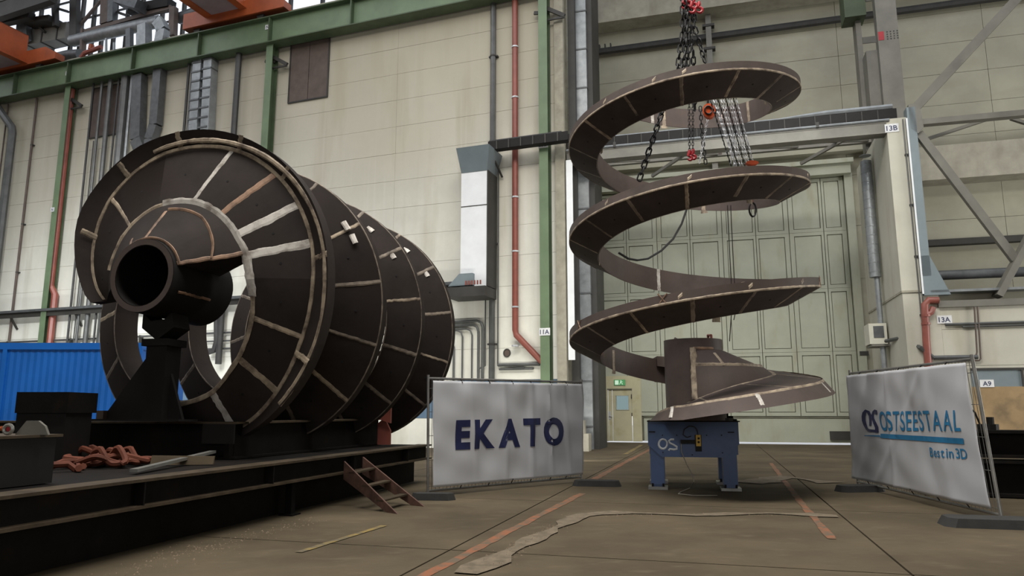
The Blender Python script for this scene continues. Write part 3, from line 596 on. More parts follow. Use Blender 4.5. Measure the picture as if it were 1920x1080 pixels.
# things on the platform
t0, l0 = ploc(97, 905, .765)
bb = thing('steel_box_beam', 'black steel box beam end with a worn top flange on the near corner of the platform', 'beam', pl(t0-1, l0-.5, .765))
b = MB(); b.fbox(PF, t0-2.5, t0, l0-.75, l0, .765, 1.20); b.build('box_body', 'black_steel', bb)
b = MB(); b.fbox(PF, t0-2.5, t0+.03, l0-.80, l0+.05, 1.20, 1.225); b.build('top_flange', 'flange', bb)
cp = pl(t0-.30, l0-.10, 1.225)
lg = thing('lifting_lug', 'small grey plate lug standing on the black box beam at the platform corner', 'lug', cp+V((.12, .02, 0)))
b = MB(); e = V((.17, .03, 0)); b.prism([cp+e*-.3, cp+e*1.35, cp+e*1.15+V((0, 0, .08)), cp+e*.8+V((0, 0, .13)), cp+e*.2+V((0, 0, .13))], V((-.01, .05, 0))); b.build('plate', 'grey_steel', lg)
sh = thing('shackle', 'bright steel shackle with an orange bow lying before the small plate lug', 'shackle', cp+V((-.1, -.08, 0)))
c0 = cp+V((-.07, -.08, .055)); b = MB(); b.tube([c0+V((math.cos(t)*.04, 0, math.sin(t)*.04)) for t in [i*math.pi/6 for i in range(12)]], .017, 6, closed=True); b.build('pin_eye', 'shiny', sh, smooth=True)
b = MB(); b.tube([c0+V((0, .0, 0)), c0+V((0, .03, 0))], .022, 8); b.build('pin', 'red', sh)
b = MB(); b.tube([c0+V((-.05, .0, .01)), c0+V((-.10, .01, .0)), c0+V((-.15, .02, -.035)), c0+V((-.17, .03, -.05))], .022, 6); b.build('bow', 'orange', sh, smooth=True)
# stack behind: grey post and black box
P0 = atY(2, 790, 8.2)
b = MB(); b.fbox(PF, 2.3, 2.75, ploc(24, 788, 1.22)[1]-.9, ploc(24, 788, 1.22)[1], .765, 1.66); b.solo('steel_block', 'dark_steel', 'dark grey steel block at the left edge behind the box beam', 'block')
a0, a1 = atY(28, 786, 9.4), atY(131, 735, 9.4)
bx = thing('steel_box', 'black flat steel box in front of the blue ribbed container', 'box', V(((a0.x+a1.x)/2, 9.6, .765)))
b = MB(); b.box(a0.x, a1.x-.03, 9.42, 10.0, .765, 1.42); b.build('box_body', 'black_steel', bx)
b = MB(); b.box(a0.x, a1.x, 9.38, 10.05, 1.42, atY(100, 735, 9.38).z); b.build('lid', 'beam', bx)
# orange slings
sg = thing('round_slings', 'heap of orange lifting slings on the dark platform deck', 'slings', atZ(190, 880, .765))
for k in range(12):
    c = atZ(random.uniform(140, 238), random.uniform(868, 880), .765); b = MB(); a = random.random()*6; pts = []
    rx, ry = random.uniform(.18, .34), random.uniform(.08, .16); lift = random.uniform(.05, .24)
    for i in range(40):
        t = 2*math.pi*i/40; x, y = rx*math.cos(t)*(1+.2*math.sin(3*t+k)), ry*math.sin(t)
        ca = .5*math.sin(a); pts.append(c+V((x*math.cos(ca)-y*math.sin(ca), x*math.sin(ca)+y*math.cos(ca)+.25, .045+lift*(.5+.5*math.sin(t*2+k*1.7))*(1-abs(x)/(rx*1.6)))))
    b.tube(pts, .038, 7, closed=True); b.build('sling', 'sling', sg, smooth=True)
for k in range(3):
    b = MB(); c = atZ(108+k*16, 884-k*5, .765); b.tube([c+V((x*.3, .12*math.sin(x*4+k), .05+.05*math.cos(x*5))) for x in (-.6, -.2, .2, .6, .9)], .04, 7); b.build('sling', 'sling', sg, smooth=True)
# polished bar and board
p0, p1 = atZ(250, 886, .78), atZ(398, 862, .765)+V((0, 0, .09))
b = MB(); b.bar(p0+V((0, 0, .02)), p1+V((0, 0, .02)), .09, .035); b.solo('steel_bar', 'shiny', 'polished steel flat bar lying aslant beside the orange slings', 'bar')
b = MB(); c = [atZ(272, 874, .767), atZ(392, 872, .767), atZ(392, 864, .767), atZ(276, 862, .767)]; b.prism([c[0]+V((0, .12, 0)), c[1]+V((0, .12, 0)), c[1]+V((0, .15, .10)), c[0]+V((0, .15, .12))], V((0, .03, 0))); b.solo('board', 'cardboard', 'brown board leaning behind the polished steel bar', 'board')
# little steps
sp = thing('platform_steps', 'small rusty red steel steps leaning on the front of the platform', 'steps', atZ(740, 955))
f0, f1 = atZ(745, 964), atZ(795, 950); u0, u1 = V(), V()
tA, lA = ploc(645, 868, .76); tB, lB = ploc(678, 858, .76)
g0 = onplane(645, 865, pl(0, .03, 0), RP); g1 = onplane(680, 857, pl(0, .03, 0), RP)
tt0, tt1 = (f0-E0).dot(DP), (f1-E0).dot(DP)
fa, fb_ = pl(tt0, (f0-E0).dot(RP), 0), pl(tt1, (f1-E0).dot(RP), 0)
for nm, f, g in (('stringer', f0, g0), ('stringer', f1, g1)):
    u = (g-f).normalized(); nn = V((0, 0, 1)); w_ = f1-f0
    b = MB(); b.prism([f+V((0, 0, .0)), f-u*0+(V((-u.x, -u.y, 0)).normalized())*-.25, g+V((0, 0, -.27)), g], (f1-f0).normalized()*.035)
    b.build(nm, 'rust_step', sp)
for k in (.25, .52, .78):
    c0, c1 = f0.lerp(g0, k), f1.lerp(g1, k); back = V((g0.x-f0.x, g0.y-f0.y, 0)).normalized()*.16
    b = MB(); b.prism([c0+V((0, 0, -.03)), c1+V((0, 0, -.03)), c1+back+V((0, 0, -.03)), c0+back+V((0, 0, -.03))], V((0, 0, .025))); b.build('tread', 'flange', sp)

# ------------------------------------------------------------------ blue stand under the upright screw
fl0 = atZ(1233, 917); SF = Frame(fl0, 12); DY = 1.45
sx = lambda px, py=850: SF.sz(px, py, 0)[0]
sz_ = lambda py, px=1300: SF.sz(px, py, 0)[1]
sp3 = lambda px, py, o: SF.p(*(lambda q: (q[0], o, q[1]))(SF.sz(px, py, o)))
bl = thing('positioner', 'blue steel four-legged stand carrying the upright spiral, sprayed with white letters', 'stand', SF.p(.65, -.7, 0))
xl, xr, zt, zm = sx(1215, 820), sx(1385, 820), sz_(791), sz_(857)
b = MB(); b.prism([SF.p(xl, .06, zt), SF.p(xr, .06, zt), SF.p(xr, .06, sz_(832)), SF.p(sx(1362), .06, zm), SF.p(sx(1240), .06, zm), SF.p(xl, .06, sz_(835))], -SF.n*.05); b.build('front_plate', 'blue', bl)
b = MB(); b.fbox(SF, xl+.02, xr-.02, -DY, .0, zm+.05, zt); b.build('body', 'blue', bl)
b = MB(); b.fbox(SF, xl-.01, xr+.03, -DY-.05, .08, zt, zt+.02); b.build('top_edge', 'black_steel', bl)
for (p0_, p1_), o_ in (((1219, 1245), .04), ((1354, 1381), .04), ((1219, 1245), -DY+.30), ((1354, 1381), -DY+.30)):
    x0, x1 = sx(p0_), sx(p1_)
    b = MB(); b.fbox(SF, x0, x1, o_-.28, o_, .09, zm+.2); b.fbox(SF, x0+.03, x1-.03, o_-.26, o_-.02, .05, .09); b.build('leg', 'blue', bl)
    b = MB(); b.fbox(SF, x0-.05, x1+.05, o_-.34, o_+.07, 0, .05); b.build('foot_plate', 'tube', bl)
    for xx in (x0+.03, x1-.03): b = MB(); b.tube([SF.p(xx, o_+.0, .04), SF.p(xx, o_+.0, .11)], .02, 6); b.build('foot_bolt', 'black_steel', bl)
zc0 = zt+.02; ctr = V((3.49, 13.92, 0)); ctr = SF.p((xl+xr)/2, -DY/2, 0).lerp(ctr, .5)
for r, za, zb_ in ((.74, zc0, zc0+.05), (.60, zc0+.05, zc0+.10)):
    b = MB(); b.prism([ctr+V((math.cos(t*math.pi/16)*r, math.sin(t*math.pi/16)*r, za)) for t in range(32)], V((0, 0, zb_-za))); b.build('turntable', 'black_steel', bl)
b = MB(); b.prism([ctr+V((math.cos(t*math.pi/12)*.5, math.sin(t*math.pi/12)*.5, zc0+.10)) for t in range(24)], V((0, 0, max(.02, 1.262-zc0-.10)))); b.build('turntable', 'black_steel', bl)
for x, z in ((1242, 816), (1269, 816), (1325, 816), (1353, 816), (1243, 848), (1298, 853), (1355, 849)):
    b = MB(); b.tube([sp3(x, z, .058), sp3(x, z, .078)], .012, 6); b.build('bolt', 'black_steel', bl)
b = MB(); b.fbox(SF, sx(1277), sx(1305), .06, .16, sz_(831), sz_(824.5)); b.build('bracket', 'black_steel', bl)
b = MB(); b.fbox(SF, sx(1304), sx(1316), .062, .075, sz_(846), sz_(815)); b.build('hook_plate', 'black_steel', bl)
for x0, x1 in ((1218, 1230), (1366, 1378)):
    b = MB(); b.fbox(SF, sx(x0), sx(x1), .06, .068, sz_(811), sz_(809)); b.build('slot', 'black_steel', bl)
def spray(pts, r=.012):
    b = MB(); P = [sp3(x, y, .064) for x, y in pts]; n = len(P)
    b.bead(P, [((P[min(i+1, n-1)]-P[max(i-1, 0)]).cross(SF.n)) for i in range(n)], [SF.n]*n, r*1.5, .003); b.build('spray_letter', 'white_paint', bl)
spray([(1243+8*math.cos(t), 832.5+9*math.sin(t)) for t in [-1.4+i*6.5/18 for i in range(19)]])
spray([(1264, 824), (1258, 824), (1254, 827), (1256, 831), (1263, 834), (1269, 838), (1269, 842), (1263, 843), (1256, 842), (1254, 845)])
pn = thing('control_pendant', 'small yellow two-button control pendant hung on the front of the blue stand', 'pendant', sp3(1309.5, 836, .12))
b = MB(); b.fbox(SF, sx(1305.5), sx(1314.5), .078, .13, sz_(836), sz_(815)); b.build('housing', 'yellow', pn)
for z in (822, 829): b = MB(); b.tube([sp3(1310, z, .125), sp3(1310, z, .145)], .022, 8); b.build('button', 'black_steel', pn)
b = MB(); pts = [(1309, 815), (1307, 806), (1302, 800), (1292, 799), (1283, 805), (1281, 815), (1288, 820), (1296, 818)]; b.tube([sp3(x, y, .10) for x, y in pts], .010, 6); b.build('hanging_cable', 'dark_pipe', pn, smooth=True)
b = MB(); g = [sp3(1277, 829, .10), sp3(1278, 848, .12), sp3(1288, 872, .16), sp3(1299, 893, .2), sp3(1301, 903, .25)]+[atZ(*p, .014) for p in ((1294, 915), (1275, 923), (1272, 926), (1300, 929), (1345, 929))]
b.tube(g, .009, 6); b.solo('power_cable', 'cable', 'thin pale cable hanging from the blue stand onto the floor', 'cable', smooth=True)

for k, (xa, xb, ya) in enumerate(((1338, 1384, 786), (1338, 1377, 780), (1338, 1368, 774))):
    b = MB(); b.fbox(SF, sx(xa, 790), sx(xb, 790), -.62, -.22, zt+.02 if k == 0 else sz_(ya+6), sz_(ya)); b.build('clamp_block', 'black_steel', bl)

# ------------------------------------------------------------------ mobile fences with banners
def fence(nm, corners, label, banner_label, foot_labels, gs, prt):
    """corners: pixel feet of the posts and pixel tops; the panel stands in a vertical plane"""
    BL, BR = atZ(*corners[0]), atZ(*corners[1]); d = (BR-BL); d.z = 0; Lh = d.length; d.normalize(); nn = V((d.y, -d.x, 0)); nn = nn if nn.dot(EYE-BL) > 0 else -nn
    up = lambda px, py: onplane(px, py, BL, nn)
    TL, TR = up(*corners[2]), up(*corners[3])
    loc = lambda P: ((P-BL).dot(d), P.z)
    def uv(px, py): return loc(onplane(px, py, BL+nn*.09, nn))
    fr = thing('mobile_fence', label, 'fence', BL.lerp(BR, .5))
    rt = .024
    for a, c in ((BL, TL), (BR, TR)):
        b = MB(); b.tube([V((a.x, a.y, .05)), c+V((0, 0, .03))], rt*(1.0), 10); b.build('post', 'tube', fr, smooth=True)
    at = lambda t, z: (lambda A, C: A.lerp(C, t))(BL.lerp(TL, z), BR.lerp(TR, z))
    b = MB(); b.tube([at(0, .985), at(1, .985)], rt*.9, 8); b.build('top_rail', 'tube', fr, smooth=True)
    b = MB(); b.tube([at(0, .045), at(1, .045)], rt*.9, 8); b.build('bottom_rail', 'tube', fr, smooth=True)
    m = MB()
    for k in range(1, 48): m.bar(at(k/48, .05), at(k/48, .98), .006, .006)
    for z in (.08, .3, .5, .7, .9): m.bar(at(.005, z), at(.995, z), .008, .008)
    ms = m.build('wire_mesh', 'tube', fr); ms['kind'] = 'stuff'
    bn = thing('banner', banner_label, 'banner', at(.5, .07)+nn*.08)
    nx, nz = 72, 40; vs = []
    def wave(t, z):
        v = 0
        for f, amp, ph, sl in prt['folds']: v += amp*math.exp(-((t-f-sl*(z-.5))/ph)**2)
        v += .010*math.sin(t*9+z*3+prt['k'])*math.sin(z*5+1)+.006*math.sin(t*23-z*11)+.005*math.sin(t*17+z*19+prt['k'])
        hang = sum(math.exp(-((t-q)/.035)**2)*math.exp(-(1-z)*9) for q in prt['eyes'])*.03
        return v-hang
    z_lo, z_hi = prt['zr']; x_lo, x_hi = prt['xr']
    def bp(t, z): return at(x_lo+(x_hi-x_lo)*t, z_lo+(z_hi-z_lo)*z)
    for j in range(nz+1):
        for i in range(nx+1):
            t, z = i/nx, j/nz; vs.append(bp(t, z)+nn*(.085+wave(t, z)))
    b = MB(); b.add(vs, [(j*(nx+1)+i, j*(nx+1)+i+1, (j+1)*(nx+1)+i+1, (j+1)*(nx+1)+i) for j in range(nz) for i in range(nx)])
    cl = b.build('cloth', 'banner', bn, smooth=True, fix=False); md = cl.modifiers.new('thick', 'SOLIDIFY'); md.thickness = .002; md.offset = -1
    for k, q in enumerate(prt['ties']):
        b = MB(); c = bp(q, .985); b.bar(c+nn*.07, at(x_lo+(x_hi-x_lo)*q, .985)+nn*.01, .014, .014, up=d); b.build('tie', 'black_steel', bn); b = MB(); c = bp(q, .015); b.bar(c+nn*.07, at(x_lo+(x_hi-x_lo)*q, .045)+nn*.01, .012, .012, up=d); b.build('tie', 'black_steel', bn)
    # print on the cloth: plane coordinates (metres along, metres up) follow the folds
    xv = lambda x, y: (lambda t0: t0)(x/Lh)
    def put(x, y):
        P = BL+d*x; zz = None
        # solve t, z on the panel for this plane point
        t = x/Lh; z = y/((1-t)*TL.z+t*TR.z)
        for _ in range(4):
            A = at(t, z); ax = (A-BL).dot(d); t += (x-ax)/Lh; z += (y-A.z)/((1-t)*TL.z+t*TR.z)
        tb, zb_ = (t-x_lo)/(x_hi-x_lo), (z-z_lo)/(z_hi-z_lo)
        return at(t, z)+nn*(.0935+wave(tb, zb_))
    fts = []
    for (pc, lx, ly, an), lab in zip(prt['feet'], foot_labels):
        c = atZ(*pc); b = MB(); a = math.radians(an); ux, uy = V((math.cos(a), math.sin(a), 0)), V((-math.sin(a), math.cos(a), 0))
        prof = [(-lx/2, -ly/2+.1), (-lx/2+.1, -ly/2), (lx/2-.1, -ly/2), (lx/2, -ly/2+.1), (lx/2, ly/2-.1), (lx/2-.1, ly/2), (-lx/2+.1, ly/2), (-lx/2, ly/2-.1)]
        lo = [c+ux*x+uy*y for x, y in prof]; hi = [c+ux*x*.9+uy*y*.86+V((0, 0, .11)) for x, y in prof]
        b.add(lo+hi, [tuple(range(7, -1, -1)), tuple(range(8, 16))]+[(i, (i+1) % 8, 8+(i+1) % 8, 8+i) for i in range(8)]); b.solo('rubber_block', 'rubber', lab, 'fence weight', 'rubber fence weights')
    return fr, cl, uv, put, d, nn
folds = [(.155, .0, .02, 0), (.235, .022, .012, -.05), (.435, .030, .014, -.02), (.615, .034, .016, .0), (.745, .030, .012, -.03), (.87, .024, .012, -.06), (.33, -.02, .05, .1), (.55, -.02, .05, .15)]
fr, bn, uv, put, dd, nn = fence('ekato', [(802, 931), (1090, 903), (803, 706), (1090, 714)],
    'mobile wire fence panel between the rusty steps and the blue stand', 'white banner with dark blue lettering EKATO tied to the mobile fence',
    ['black rubber fence block at the bottom of the small rusty steps', 'black rubber fence block beside the right post of the EKATO banner'], None,
    dict(folds=folds, k=0.3, eyes=(.03, .17, .34, .49, .66, .76, .88, .97), zr=(.075, .965), xr=(.012, .992), ties=(.17, .34, .49, .62, .76, .88), feet=[((812, 937), .75, .26, -5), ((1119, 911), .95, .36, -12)]))
def letters(word, px0, px1, ytop0, ybot0, ytop1, ybot1, uvf, putf, parent, m, bold, sub=3, gap=None):
    """each letter its own part, set between two pixel edges on the cloth"""
    a0, a1 = uvf(px0, ybot0), uvf(px0, ytop0); b0, b1 = uvf(px1, ybot1), uvf(px1, ytop1)
    cu = bpy.data.curves.new('t', 'FONT'); cu.size = 1; cu.offset = bold; ob = bpy.data.objects.new('t', cu); COL.objects.link(ob)
    wd = []
    for chh in word:
        if chh == ' ': wd.append((0, .28)); continue
        cu.body = chh; bpy.context.view_layer.update(); bb_ = ob.bound_box; wd.append((min(p[0] for p in bb_), max(p[0] for p in bb_)-min(p[0] for p in bb_)))
    bpy.data.objects.remove(ob); g = gap or .11; tot = sum(w for _, w in wd)+g*(len(word)-1); x = 0
    for chh, (x0, w_) in zip(word, wd):
        if chh != ' ':
            def pf(lx, ly, x=x, w_=w_):
                t = (x+w_/2+lx)/tot; za, zb2 = a0[1]+(b0[1]-a0[1])*t, a1[1]+(b1[1]-a1[1])*t
                return putf(a0[0]+(b0[0]-a0[0])*t, za+(zb2-za)*ly)
            b = MB(); cu = bpy.data.curves.new('t', 'FONT'); cu.body = chh; cu.size = 1; cu.offset = bold; cu.resolution_u = 5
            o2 = bpy.data.objects.new('t', cu); COL.objects.link(o2); dg = bpy.context.evaluated_depsgraph_get(); me = bpy.data.meshes.new_from_object(o2.evaluated_get(dg)); bpy.data.objects.remove(o2)
            bm = bmesh.new(); bm.from_mesh(me); bmesh.ops.triangulate(bm, faces=bm.faces); bmesh.ops.subdivide_edges(bm, edges=bm.edges, cuts=sub, use_grid_fill=True)
            xs = [v.co.x for v in bm.verts]; mx = (min(xs)+max(xs))/2; bm.verts.index_update()
            yh = .73 if chh.isupper() or chh.isdigit() or chh in 'tid' else .73
            b.add([pf(v.co.x-mx, v.co.y/yh) for v in bm.verts], [tuple(v.index for v in f.verts) for f in bm.faces]); bm.free(); bpy.data.meshes.remove(me)
            b.build('letter', m, parent, fix=False)
        x += w_+g
letters('EKATO', 854, 1057, 788, 840, 783, 831, uv, put, bn, 'navy', .05, gap=.13)
folds2 = [(.40, .03, .015, .02), (.25, .02, .05, .4), (.12, .025, .04, .25), (.62, -.02, .04, -.2), (.47, .02, .03, .5), (.75, .015, .03, -.1), (.33, -.015, .06, -.3)]
fr2, bn2, uv2, put2, dd2, nn2 = fence('ostsee', [(1609, 913), (1879, 981), (1593, 697), (1822, 669)],
    'mobile wire fence panel at the right, in front of the low white wall', 'white banner with blue lettering OSTSEESTAAL and Best in 3D at the right',
    ['black rubber fence block at the left post of the OSTSEESTAAL banner', 'large black rubber fence block at the right post of the OSTSEESTAAL banner'], None,
    dict(folds=folds2, k=1.7, eyes=(.03, .2, .38, .56, .74, .97), zr=(.075, .965), xr=(.008, .985), ties=(.12, .3, .5, .68, .86), feet=[((1612, 921), .9, .4, 10), ((1858, 987), 1.15, .5, -14)]))
letters('OSTSEESTAAL', 1651, 1803, 770, 807, 767, 808, uv2, put2, bn2, 'cyan', .012, gap=.13)
letters('Best', 1744, 1773, 838, 856, 839, 858, uv2, put2, bn2, 'cyan', .012, gap=.11)
letters('in', 1776, 1788, 839, 858, 840, 859, uv2, put2, bn2, 'cyan', .012, gap=.11)
letters('3D', 1792, 1812, 840, 859, 841, 861, uv2, put2, bn2, 'cyan', .012, gap=.11)
def patch(polypx, m, name='print_bar'):
    n = len(polypx)//2; b = MB(); K = 24; vs = []
    A, Bq = polypx[:n], polypx[n:][::-1]
    def along(L, t):
        x = t*(len(L)-1); i = min(int(x), len(L)-2); f = x-i; return (L[i][0]+(L[i+1][0]-L[i][0])*f, L[i][1]+(L[i+1][1]-L[i][1])*f)
    for i in range(K+1):
        for Lx in (A, Bq): vs.append(put2(*uv2(*along(Lx, i/K))))
    b.add(vs, [(2*i, 2*i+1, 2*i+3, 2*i+2) for i in range(K)]); b.build(name, m, bn2, fix=False)
patch([(1651, 813), (1807, 822), (1807, 833), (1651, 821)], 'cyan'); patch([(1621, 816), (1650, 816), (1651, 819), (1621, 817.5)], 'cyan')
def stroke(pts, w, m, name='logo_stroke'):
    n = len(pts); b = MB(); vs = []
    for i, p in enumerate(pts):
        a, c = pts[max(i-1, 0)], pts[min(i+1, n-1)]; tx, ty = c[0]-a[0], c[1]-a[1]; l = math.hypot(tx, ty) or 1; nx, ny = -ty/l*w/2, tx/l*w/2
        vs += [put2(*uv2(p[0]+nx, p[1]+ny)), put2(*uv2(p[0]-nx, p[1]-ny))]
    b.add(vs, [(2*i, 2*i+1, 2*i+3, 2*i+2) for i in range(n-1)]); b.build(name, m, bn2, fix=False)
stroke([(1633.7, 798), (1632.7, 788), (1631, 779), (1628, 772.5), (1624.5, 770), (1622.3, 774), (1621.2, 781), (1621.5, 789), (1623.5, 797), (1626.5, 803.5), (1630, 806.5), (1635, 807.5), (1647.5, 809)], 5.0, 'navy')
stroke([(1645.5, 811), (1645, 801.5), (1641.5, 793), (1637.5, 785), (1635.8, 778), (1637, 772.5), (1640, 770), (1643, 770.5), (1643.3, 777)], 5.0, 'navy')

# ------------------------------------------------------------------ steelwork, pipes and ducts on the long wall
def ws(px, py, o=0.0): return W.sz(px, py, o)[0]
def wz(px, py, o=0.0): return W.sz(px, py, o)[1]
col_s = (ws(1022, 400, .4), ws(506, 150, .4), ws(112, 350, .4))
col_names = ('beside the gate bay, marked 11B and 11A', 'right of the ducts, behind the lying spiral', 'at the far left beside a red pipe')
for i, s0 in enumerate(col_s):
    t = thing('crane_column', 'green steel crane column '+col_names[i], 'column', W.p(s0, .4, 0), 'crane columns on the long wall')
    b = MB(); b.fbox(W, s0-.18, s0+.18, .52, .55, 0, 18.45); b.build('front_flange', 'green', t)
    b = MB(); b.fbox(W, s0-.18, s0+.18, .12, .15, 0, 18.45); b.build('rear_flange', 'green_dark', t)
    b = MB(); b.fbox(W, s0-.015, s0+.015, .15, .52, 0, 18.45); b.build('web', 'green_dark', t)
    zb = wz(1000, 30, .3) if i == 0 else wz(505, 118, .3) if i == 1 else wz(130, 195, .3)
    b = MB(); b.bar(W.p(s0-.45, .25, zb+.15), W.p(s0+.1, .25, zb+.05), .08, .14); b.bar(W.p(s0+.05, .3, zb+.25), W.p(s0+.85, .3, zb-.25), .1, .16); b.bar(W.p(s0+.05, .3, zb-.3), W.p(s0+.85, .3, zb-.3), .06, .08); b.build('cable_bracket', 'dark_steel', t)
gz0, gz1 = 18.42, 19.66
gr = thing('crane_girder', 'long green crane runway girder across the top of the wall', 'girder', W.p(-15, .5, gz0))
s_l, s_r = -50, .6
b = MB(); b.fbox(W, s_l, s_r, .42, .46, gz0, gz1); b.build('web', 'green', gr)
b = MB(); b.fbox(W, s_l, s_r, .22, .74, gz1, gz1+.05); b.build('top_flange', 'green_dark', gr)
b = MB(); b.fbox(W, s_l, s_r, .12, .76, gz0-.05, gz0); b.build('bottom_flange', 'green_dark', gr)
b = MB(); b.fbox(W, s_l, s_r, .36, .50, gz1+.05, gz1+.17); b.build('crane_rail', 'dark_steel', gr)
for s0 in [ws(x, y, .6) for x, y in ((28, 155), (250, 105), (374, 78), (660, 10))]+list(col_s):
    b = MB(); b.fbox(W, s0-.03, s0+.03, .46, .70, gz0, gz1); b.build('stiffener', 'green_dark', gr)
def sign(txt, fr, s, o, z, w_, h_, label, cat='sign', lh=None):
    t = thing('number_sign', label, cat, fr.p(s, o, z))
    b = MB(); b.fbox(fr, s-w_/2, s+w_/2, o, o+.015, z-h_/2, z+h_/2); b.build('plate', 'plate_white', t)
    if txt:
        b = MB(); text_mb(b, txt, lh or h_*.62, lambda x, y: fr.p(s+x, o+.019, z-(lh or h_*.62)/2+y), bold=.02); b.build('lettering', 'ink', t)
sign('11B', W, col_s[0], .56, wz(1018, 271, .56), .40, .27, 'white number sign 11B on the green column')
sign('11A', W, col_s[0], .56, wz(1022, 622, .56), .42, .28, 'white number sign 11A low on the green column')
sign('N', W, ws(501, 51, .5), .47, wz(501, 51, .47), .26, .24, 'tiny white sign on the green girder above the middle column')
sign('N', W, ws(126, 137, .5), .47, wz(126, 137, .47), .26, .24, 'tiny white sign on the green girder above the far left column')
sign('N', W, col_s[2]-.12, .56, wz(99, 393, .56), .24, .22, 'tiny white sign on the far left green column')
def vpipe(name, label, m, px, py, r, ztop, zbot, o=.16, cat='pipe', group=None, clips=(), n=8):
    s0 = ws(px, py, o); t = thing(name, label, cat, W.p(s0, o, zbot), group)
    b = MB(); b.tube([W.p(s0, o, zbot), W.p(s0, o, ztop)], r, n); b.build('pipe_run', m, t, smooth=True)
    for z in clips:
        b = MB(); b.tube([W.p(s0, o, z-.03), W.p(s0, o, z+.03)], r*1.2, n); b.fbox(W, s0-r*1.7, s0+r*1.7, 0, o, z-.03, z+.03); b.build('clip', 'zinc' if m == 'red_pipe' else 'dark_steel', t)
    return t
vpipe('grey_pipe', 'tall grey pipe on the wall left of the red downpipe', 'grey_pipe', 923, 450, .115, 18.4, 0, clips=(4, 8, 12, 16))
# red downpipe with a slanting foot
s0 = ws(966, 400, .2); zk = wz(967, 628, .2); s1 = ws(1014, 676, .2); z1 = wz(1014, 676, .2)
t = thing('red_downpipe', 'tall red downpipe left of the green column, slanting at its foot', 'pipe', W.p(s0, .2, z1))
b = MB(); b.tube([W.p(s0, .2, 18.4), W.p(s0, .2, zk+.2), W.p(s0+.04, .2, zk), W.p(s1, .2, z1), W.p(s1+.15, .2, z1-.15), W.p(s1+.15, .2, 0)], .125, 10); b.build('pipe_run', 'red_pipe', t, smooth=True)
for z in (16.2, 14, 9.8, 7.6, 5.4, 3.9):
    b = MB(); b.tube([W.p(s0, .2, z-.03), W.p(s0, .2, z+.03)], .15, 10); b.build('clip', 'zinc', t)
s0 = ws(121, 300, .25)
t = thing('red_downpipe', 'dark red pipe close behind the far left green column', 'pipe', W.p(s0, .25, 0))
b = MB(); zz0 = wz(103, 545, .25); b.tube([W.p(s0, .25, 18.3), W.p(s0, .25, zz0+.3), W.p(s0+.35, .25, zz0-.2), W.p(s0+.35, .25, 0)], .16, 8); b.build('pipe_run', 'red_pipe', t, smooth=True)
# vertical conduits, pipes and ducts left of the middle column
grp = 'service pipes on the wall behind the lying spiral'
lab = ['thin dark conduit, leftmost by the brown louvre', 'thin conduit crossing the brown louvre left part', 'grey pipe crossing the middle of the brown louvre', 'thin conduit at the right edge of the brown louvre', 'thick grey pipe just right of the brown louvre', 'pale thin pipe left of the first flat duct', 'dark thin pipe left of the ribbed ducts', 'grey pipe next to the ribbed ducts', 'dark pipe standing alone between ducts and green column']
for (px, py, r, m), l in zip(((172, 190, .05, 'dark_pipe'), (187, 200, .07, 'grey_pipe'), (203, 200, .12, 'grey_pipe'), (219, 190, .05, 'dark_pipe'), (231, 200, .21, 'grey_pipe'), (243, 200, .08, 'galv'), (350, 180, .07, 'dark_pipe'), (358, 180, .10, 'grey_pipe'), (443, 180, .15, 'dark_pipe')), lab):
    vpipe('wall_pipe', l, m, px, py, r, 18.4 if m != 'galv' else 18.4, 3.5, .3, group=grp, clips=(9.5,))
for k, px in enumerate((166, 176, 181)):
    vpipe('wall_conduit', ('thin conduit beside the far left louvre pipes, first of three', 'thin conduit beside the far left louvre pipes, second of three', 'thin conduit beside the far left louvre pipes, third of three')[k], 'dark_pipe', px, 260, .03, 15.2, 2.0, .2, group='thin conduits')
def duct(label, pts, w_, d_, m, o=.28, ribs=0, name='air_duct'):
    P = [W.sz(x, y, o) for x, y in pts]; t = thing(name, label, 'duct', W.p(P[-1][0], o, P[-1][1]), 'air ducts on the wall')
    for (sa, za), (sb, zb) in zip(P, P[1:]):
        b = MB(); b.bar(W.p(sa, o, za), W.p(sb, o, zb), w_, d_, up=W.n); b.build('duct_section', m, t)
    if ribs:
        for k in range(ribs):
            z = P[0][1]+(P[1][1]-P[0][1])*(k+.5)/ribs; b = MB(); b.fbox(W, P[0][0]-w_/2-.03, P[0][0]+w_/2+.03, o-d_/2, o+d_/2+.03, z-.04, z+.04); b.build('seam_ring', 'galv_dark', t)
    return t
duct('flat grey duct with a bent foot, first right of the thick pipe', [(262, 142), (258, 262), (270, 295), (270, 420)], .62, .4, 'galv_dark')
duct('flat grey duct bending left at its foot, second of the pair', [(300, 132), (292, 235), (283, 262), (283, 420)], .50, .4, 'galv_dark')
duct('ribbed grey duct, left one of the pair near the dark pipe', [(376, 112), (368, 235), (368, 420)], .50, .45, 'galv', ribs=7)
duct('ribbed grey duct, right one of the pair near the dark pipe', [(396, 105), (389, 250), (389, 420)], .48, .45, 'galv', ribs=8)
